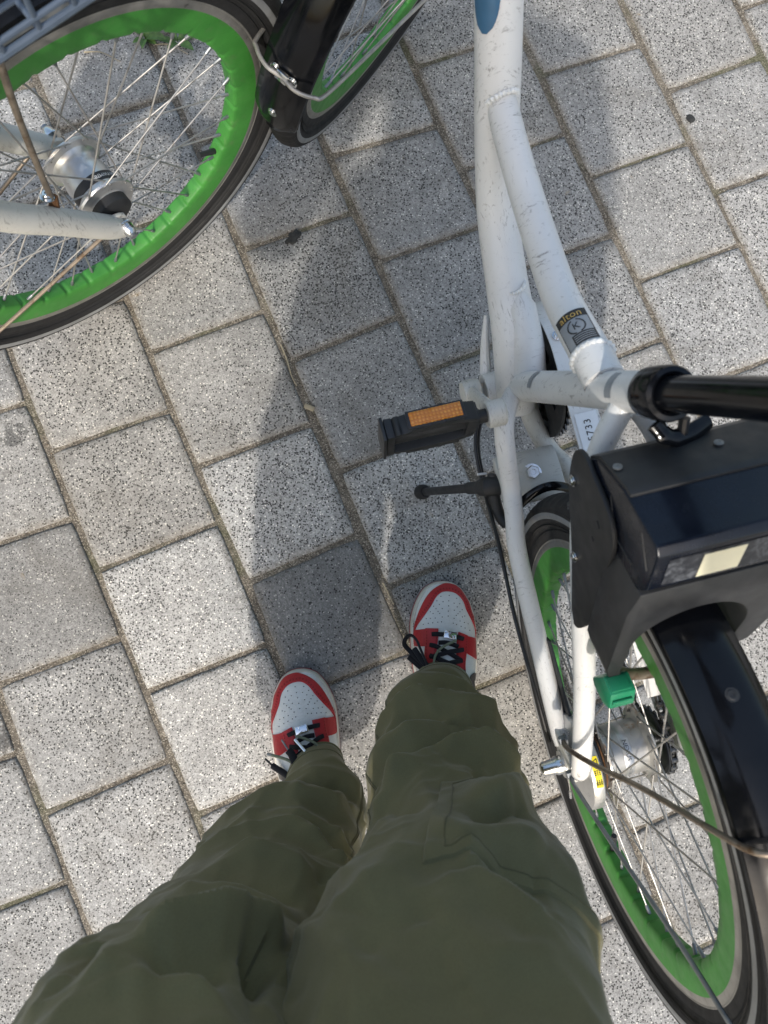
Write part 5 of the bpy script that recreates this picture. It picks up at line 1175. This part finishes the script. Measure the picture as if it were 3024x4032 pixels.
    strip('eyestay', P_ELO, P_ELI, MT['leather_red'], .0026, 24, 8); strip('eyestay', P_ERI, P_ERO, MT['leather_red'], .0026, 24, 8)
    # tongue
    tg = MB(); tg.grid([[pt(-.013 + .030 * k / 10, .082 + .075 * i / 14, .0004 + .0022 * math.sin(PI * k / 10)) for k in range(11)] for i in range(15)]); tg.build('tongue', MT['leather_white'], so)
    sw = MB(); c0 = (sum(p[0] for p in SWSH) / 7, sum(p[1] for p in SWSH) / 7); ring_ = [(p.x, p.y) for p in closed_spline([Vector((a, b, 0)) for a, b in SWSH], 4)]
    sw.add([pt(c0[0], c0[1], .0018)] + [pt(p[0], p[1], .0016) for p in ring_] + [pt(p[0], p[1], -.001) for p in ring_], [(0, i + 1, (i + 1) % len(ring_) + 1) for i in range(len(ring_))] + [(i + 1, (i + 1) % len(ring_) + 1, (i + 1) % len(ring_) + 1 + len(ring_), i + 1 + len(ring_)) for i in range(len(ring_))]); sw.build('side_swoosh', MT['swoosh'], so)
    # stitch lines beside the panel edges
    for c, dd in ((CAP_I, .0026), (CAP_I, .0040)):
        cc = resamp(c, 80); ccn = []
        for i in range(1, 80):
            tx, ty = cc[i + 1][0] - cc[i - 1][0], cc[i + 1][1] - cc[i - 1][1]; q = math.hypot(tx, ty); nx, ny = ty / q, -tx / q
            ccn.append((cc[i][0] - nx * -dd, cc[i][1] - ny * -dd))
        st = MB()
        for i in range(0, len(ccn) - 2, 2): st.tube([pt(ccn[i][0], ccn[i][1], .0017), pt(ccn[i + 1][0], ccn[i + 1][1], .0017)], .00042, 5)
        st.build('stitching', MT['stitch'], so)
    for c, dd in ((P_ELI, -.0024), (P_ELO, .0024), (P_ERI, .0024), (P_ERO, -.0024)):
        cc = resamp(c, 34); st = MB()
        for i in range(2, 32, 2): st.tube([pt(cc[i][0] + dd, cc[i][1], .0029), pt(cc[i + 1][0] + dd, cc[i + 1][1], .0029)], .0004, 5)
        st.build('stitching', MT['stitch'], so)
    pf = MB()
    for x, d in DOTS:
        c = pt(x, d, .00025); pf.add([c] + [c + Vector((.00085 * math.cos(2 * PI * k / 8), .00085 * math.sin(2 * PI * k / 8), 0)) for k in range(8)], [(0, k + 1, (k + 1) % 8 + 1) for k in range(8)])
    pf.build('perforations', MT['print'], so)
    # laces
    def lace(pts, off, rad=.0034, name='lace', material=None, flat=.42):
        P = [pt(x, d, o_) for (x, d), o_ in zip(pts, off)]; mb = MB(); mb.tube(spline(P, 7), rad, 12, flat=flat); return mb.build(name, material or MT['lace'], so)
    lace([(-.0195, .0804), (-.0120, .0806), (.0050, .0822), (.0180, .0855), (.0258, .0878)], (.0028, .0050, .0060, .0052, .0028))
    lace([(-.0229, .0963), (-.0140, .0990), (-.0020, .1060), (.0113, .1139), (.0195, .1180)], (.0028, .0052, .0054, .0052, .0028))
    lace([(.0245, .1033), (.0150, .1055), (.0026, .1078), (-.0139, .1121), (-.0233, .1135)], (.0028, .0062, .0078, .0060, .0028))
    lace([(.0215, .1185), (.0100, .1210), (-.0020, .1240), (-.0150, .1290), (-.0235, .1300)], (.0028, .0056, .0066, .0056, .0028))
    lace([(-.0110, .0931), (.0000, .0935), (.0100, .0965), (.0170, .0990)], (.0030, .0040, .0044, .0030))
    lace([(-.0233, .1111), (-.0120, .1165), (.0030, .1235), (.0150, .1300)], (.0028, .0050, .0052, .0040))
    lace([(.0240, .1340), (.0, .1390), (-.0230, .1440)], (.0028, .006, .0028)); lace([(-.0230, .1290), (.0, .1370), (.0235, .1450)], (.0028, .005, .0028))
    # mirror-bright lace tag
    tc = pt(.0055, .0826, .0088); tM = Matrix.Translation(tc) @ Matrix.Rotation(R(-9 * mir), 4, 'Z') @ Matrix.Rotation(R(-13), 4, 'X')
    tb = MB(); tb.prism([(-.0095, 0, -.0045), (-.0095, 0, .0012), (-.0075, 0, .0020), (.0075, 0, .0020), (.0095, 0, .0012), (.0095, 0, -.0045)], (0, 1, 0), -.0055, .0055, tM); tb.build('lace_tag', MT['mirror'], so, bevel=.0006)
    lace([(.0134, .0915), (.0016, .0975), (-.0079, .1035), (-.0138, .1112), (-.0161, .1181), (-.0161, .1300)], (.0085, .0100, .0108, .0098, .0090, .012), .0019, 'cuff_cord', MT['cord'], 1)
    return so, pt, lace
shR, ptR, laceR = sneaker((.1728, .0178), 0.0, 1, 'red and white sneaker with black lace loop, nearer the bicycle')
shL, ptL, laceL = sneaker((-.0530, -.1165), 8.0, -1, 'red and white sneaker with the mirror lace tag, on the left')
def free_cord(so, pts, rad, material, name, flat=1.0):
    mb = MB(); mb.tube(spline(pts, 8), rad, 12, flat=flat, up=(0, 0, 1)); return mb.build(name, material, so)
# lace loop hanging out over the inner side of the right shoe
free_cord(shR, [(-.030, -.132, .085), (-.044, -.118, .070), (-.058, -.104, .060), (-.066, -.094, .062), (-.063, -.084, .066), (-.056, -.081, .070), (-.049, -.088, .074), (-.044, -.100, .078), (-.034, -.125, .088)], .0036, MT['lace'], 'lace', .42)
free_cord(shR, [(-.030, -.136, .085), (-.043, -.126, .068), (-.058, -.1135, .052)], .0048, MT['lace'], 'lace', .5)
free_cord(shR, [(-.028, -.130, .088), (-.040, -.118, .078), (-.052, -.100, .066)], .0040, MT['lace'], 'lace', .5)
# loose cord ends and lace ends on the left shoe
free_cord(shL, [(-.012, -.128, .092), (-.024, -.118, .083), (-.038, -.113, .074), (-.048, -.1105, .066)], .0021, MT['cord'], 'cuff_cord')
free_cord(shL, [(-.048, -.1105, .066), (-.0545, -.1090, .061)], .0023, MT['steel_dark'], 'cord_tip')
free_cord(shL, [(-.026, -.142, .082), (-.034, -.136, .074), (-.044, -.130, .066), (-.050, -.1265, .060)], .0046, MT['lace'], 'lace', .7)
free_cord(shL, [(-.050, -.1265, .060), (-.060, -.1170, .052)], .0016, MT['print'], 'lace_tip')
free_cord(shL, [(-.014, -.124, .092), (-.018, -.110, .088), (-.0225, -.1040, .084)], .0056, MT['lace'], 'lace', .6)
free_cord(shL, [(-.0225, -.1040, .084), (-.031, -.0900, .074)], .0013, MT['steel_dark'], 'lace_tip')
free_cord(shL, [(.006, -.118, .093), (.001, -.108, .088)], .0024, MT['cord'], 'cuff_cord')
free_cord(shL, [(.001, -.108, .088), (-.012, -.0910, .080)], .0024, MT['chrome'], 'cord_tip')

# ------------------------------------------------------------------ small things lying on the paving
def blob(name, x, y, r_, label, cat, material, asp=1.0, ang=0, jag=.3, h=.0012, seed=0):
    rnd = random.Random(seed); n = 26; top = []; bot = []
    for k in range(n):
        a = 2 * PI * k / n; rr = r_ * (1 + jag * noise.noise((math.cos(a) * 1.7 + seed * 1.37, math.sin(a) * 1.7, seed * .71)) + jag * .12 * rnd.uniform(-1, 1)); px, py = rr * math.cos(a), rr * asp * math.sin(a)
        ca, sa = math.cos(R(ang)), math.sin(R(ang)); px, py = px * ca - py * sa, px * sa + py * ca
        top.append(Vector((px * .82, py * .82, h))); bot.append(Vector((px, py, .0))) 
    mb = MB(); mb.add([Vector((0, 0, h * 1.1))] + top + bot, [(0, k + 1, (k + 1) % n + 1) for k in range(n)] + [(k + 1, (k + 1) % n + 1, (k + 1) % n + 1 + n, k + 1 + n) for k in range(n)])
    return tag(mb.build(name, material, None, Matrix.Translation((x, y, .0008))), label, cat)
blob('tar_patch', -.0708, .5839, .014, 'ragged black tar patch stuck across a slab joint', 'stain', MT['tar'], .72, 60, .6, .0016, 3)
blob('gum_spot', .6208, .8278, .0085, 'round black gum spot on slab at upper right', 'gum', MT['tar'], .95, 0, .15, .0010, 5)
def stem(name, pts, r_, label, cat, material):
    mb = MB(); mb.tube(spline(pts, 4), [r_ * (1 - .5 * i / (4 * (len(pts) - 1))) for i in range(4 * (len(pts) - 1) + 1)], 7); return tag(mb.build(name, material), label, cat)
stem('twig', [(-.0870, .4000, .002), (-.0760, .3720, .003), (-.0690, .3480, .002), (-.0605, .3320, .002)], .0013, 'dry grass stem lying in the joint ahead of the left sneaker', 'twig', MT['twig'])
stem('twig', [(.0790, .0150, .002), (.0850, .0030, .004), (.0960, -.0190, .003)], .0013, 'dry stem in the joint beside the toe of the right sneaker', 'twig', MT['twig'])
fl = MB(); fl.box((0, 0, .002), (.017, .008, .003)); tag(fl.build('bark_chip', MT['twig'], None, Matrix.Translation((-.0401, .2962, .001)) @ Matrix.Rotation(R(-22), 4, 'Z'), bevel=.001), 'small grey bark chip resting on a slab joint', 'chip')
def weed(x, y, size, n, label, seed):
    rnd = random.Random(seed); root = empty('weed', Matrix.Translation((x, y, -.002))); tag(root, label, 'weed', 'weeds growing in the paving joint')
    for k in range(n):
        a = 2 * PI * k / n + rnd.uniform(-.4, .4); ln = size * rnd.uniform(.6, 1.1); el = rnd.uniform(.35, 1.0); mb = MB(); rows_ = []
        d = Vector((math.cos(a), math.sin(a), 0)); sd = Vector((-math.sin(a), math.cos(a), 0))
        for i in range(7):
            t = i / 6; wv = ln * .20 * math.sin(PI * min(1, t * .92 + .06)) ; z = ln * (el * t - .55 * el * t * t)
            c = d * (ln * t) + Vector((0, 0, z)); rows_.append([c - sd * wv + Vector((0, 0, wv * .4)), c, c + sd * wv + Vector((0, 0, wv * .4))])
        mb.grid(rows_); mb.build('leaf', MT['leaf'], root)
    st = MB(); st.tube([(0, 0, -.004), (0, 0, size * .3)], .0012, 6); st.build('stem', MT['leaf'], root)
weed(-.322, .928, .040, 7, 'leafy green weed seen through the left wheel by its rim', 1)
weed(-.268, .924, .034, 6, 'small weed behind the spokes of the left wheel, further right', 2)
stem('dry_grass_blade', [(-.42, .895, .002), (-.39, .892, .007), (-.36, .880, .003)], .0012, 'long dry grass blade left of the leafy weed, inside the left wheel', 'grass blade', MT['twig'])
stem('dry_grass_blade', [(-.305, .915, .002), (-.28, .913, .006), (-.25, .900, .003)], .0010, 'short dry grass blade between the two weeds, inside the left wheel', 'grass blade', MT['twig'])
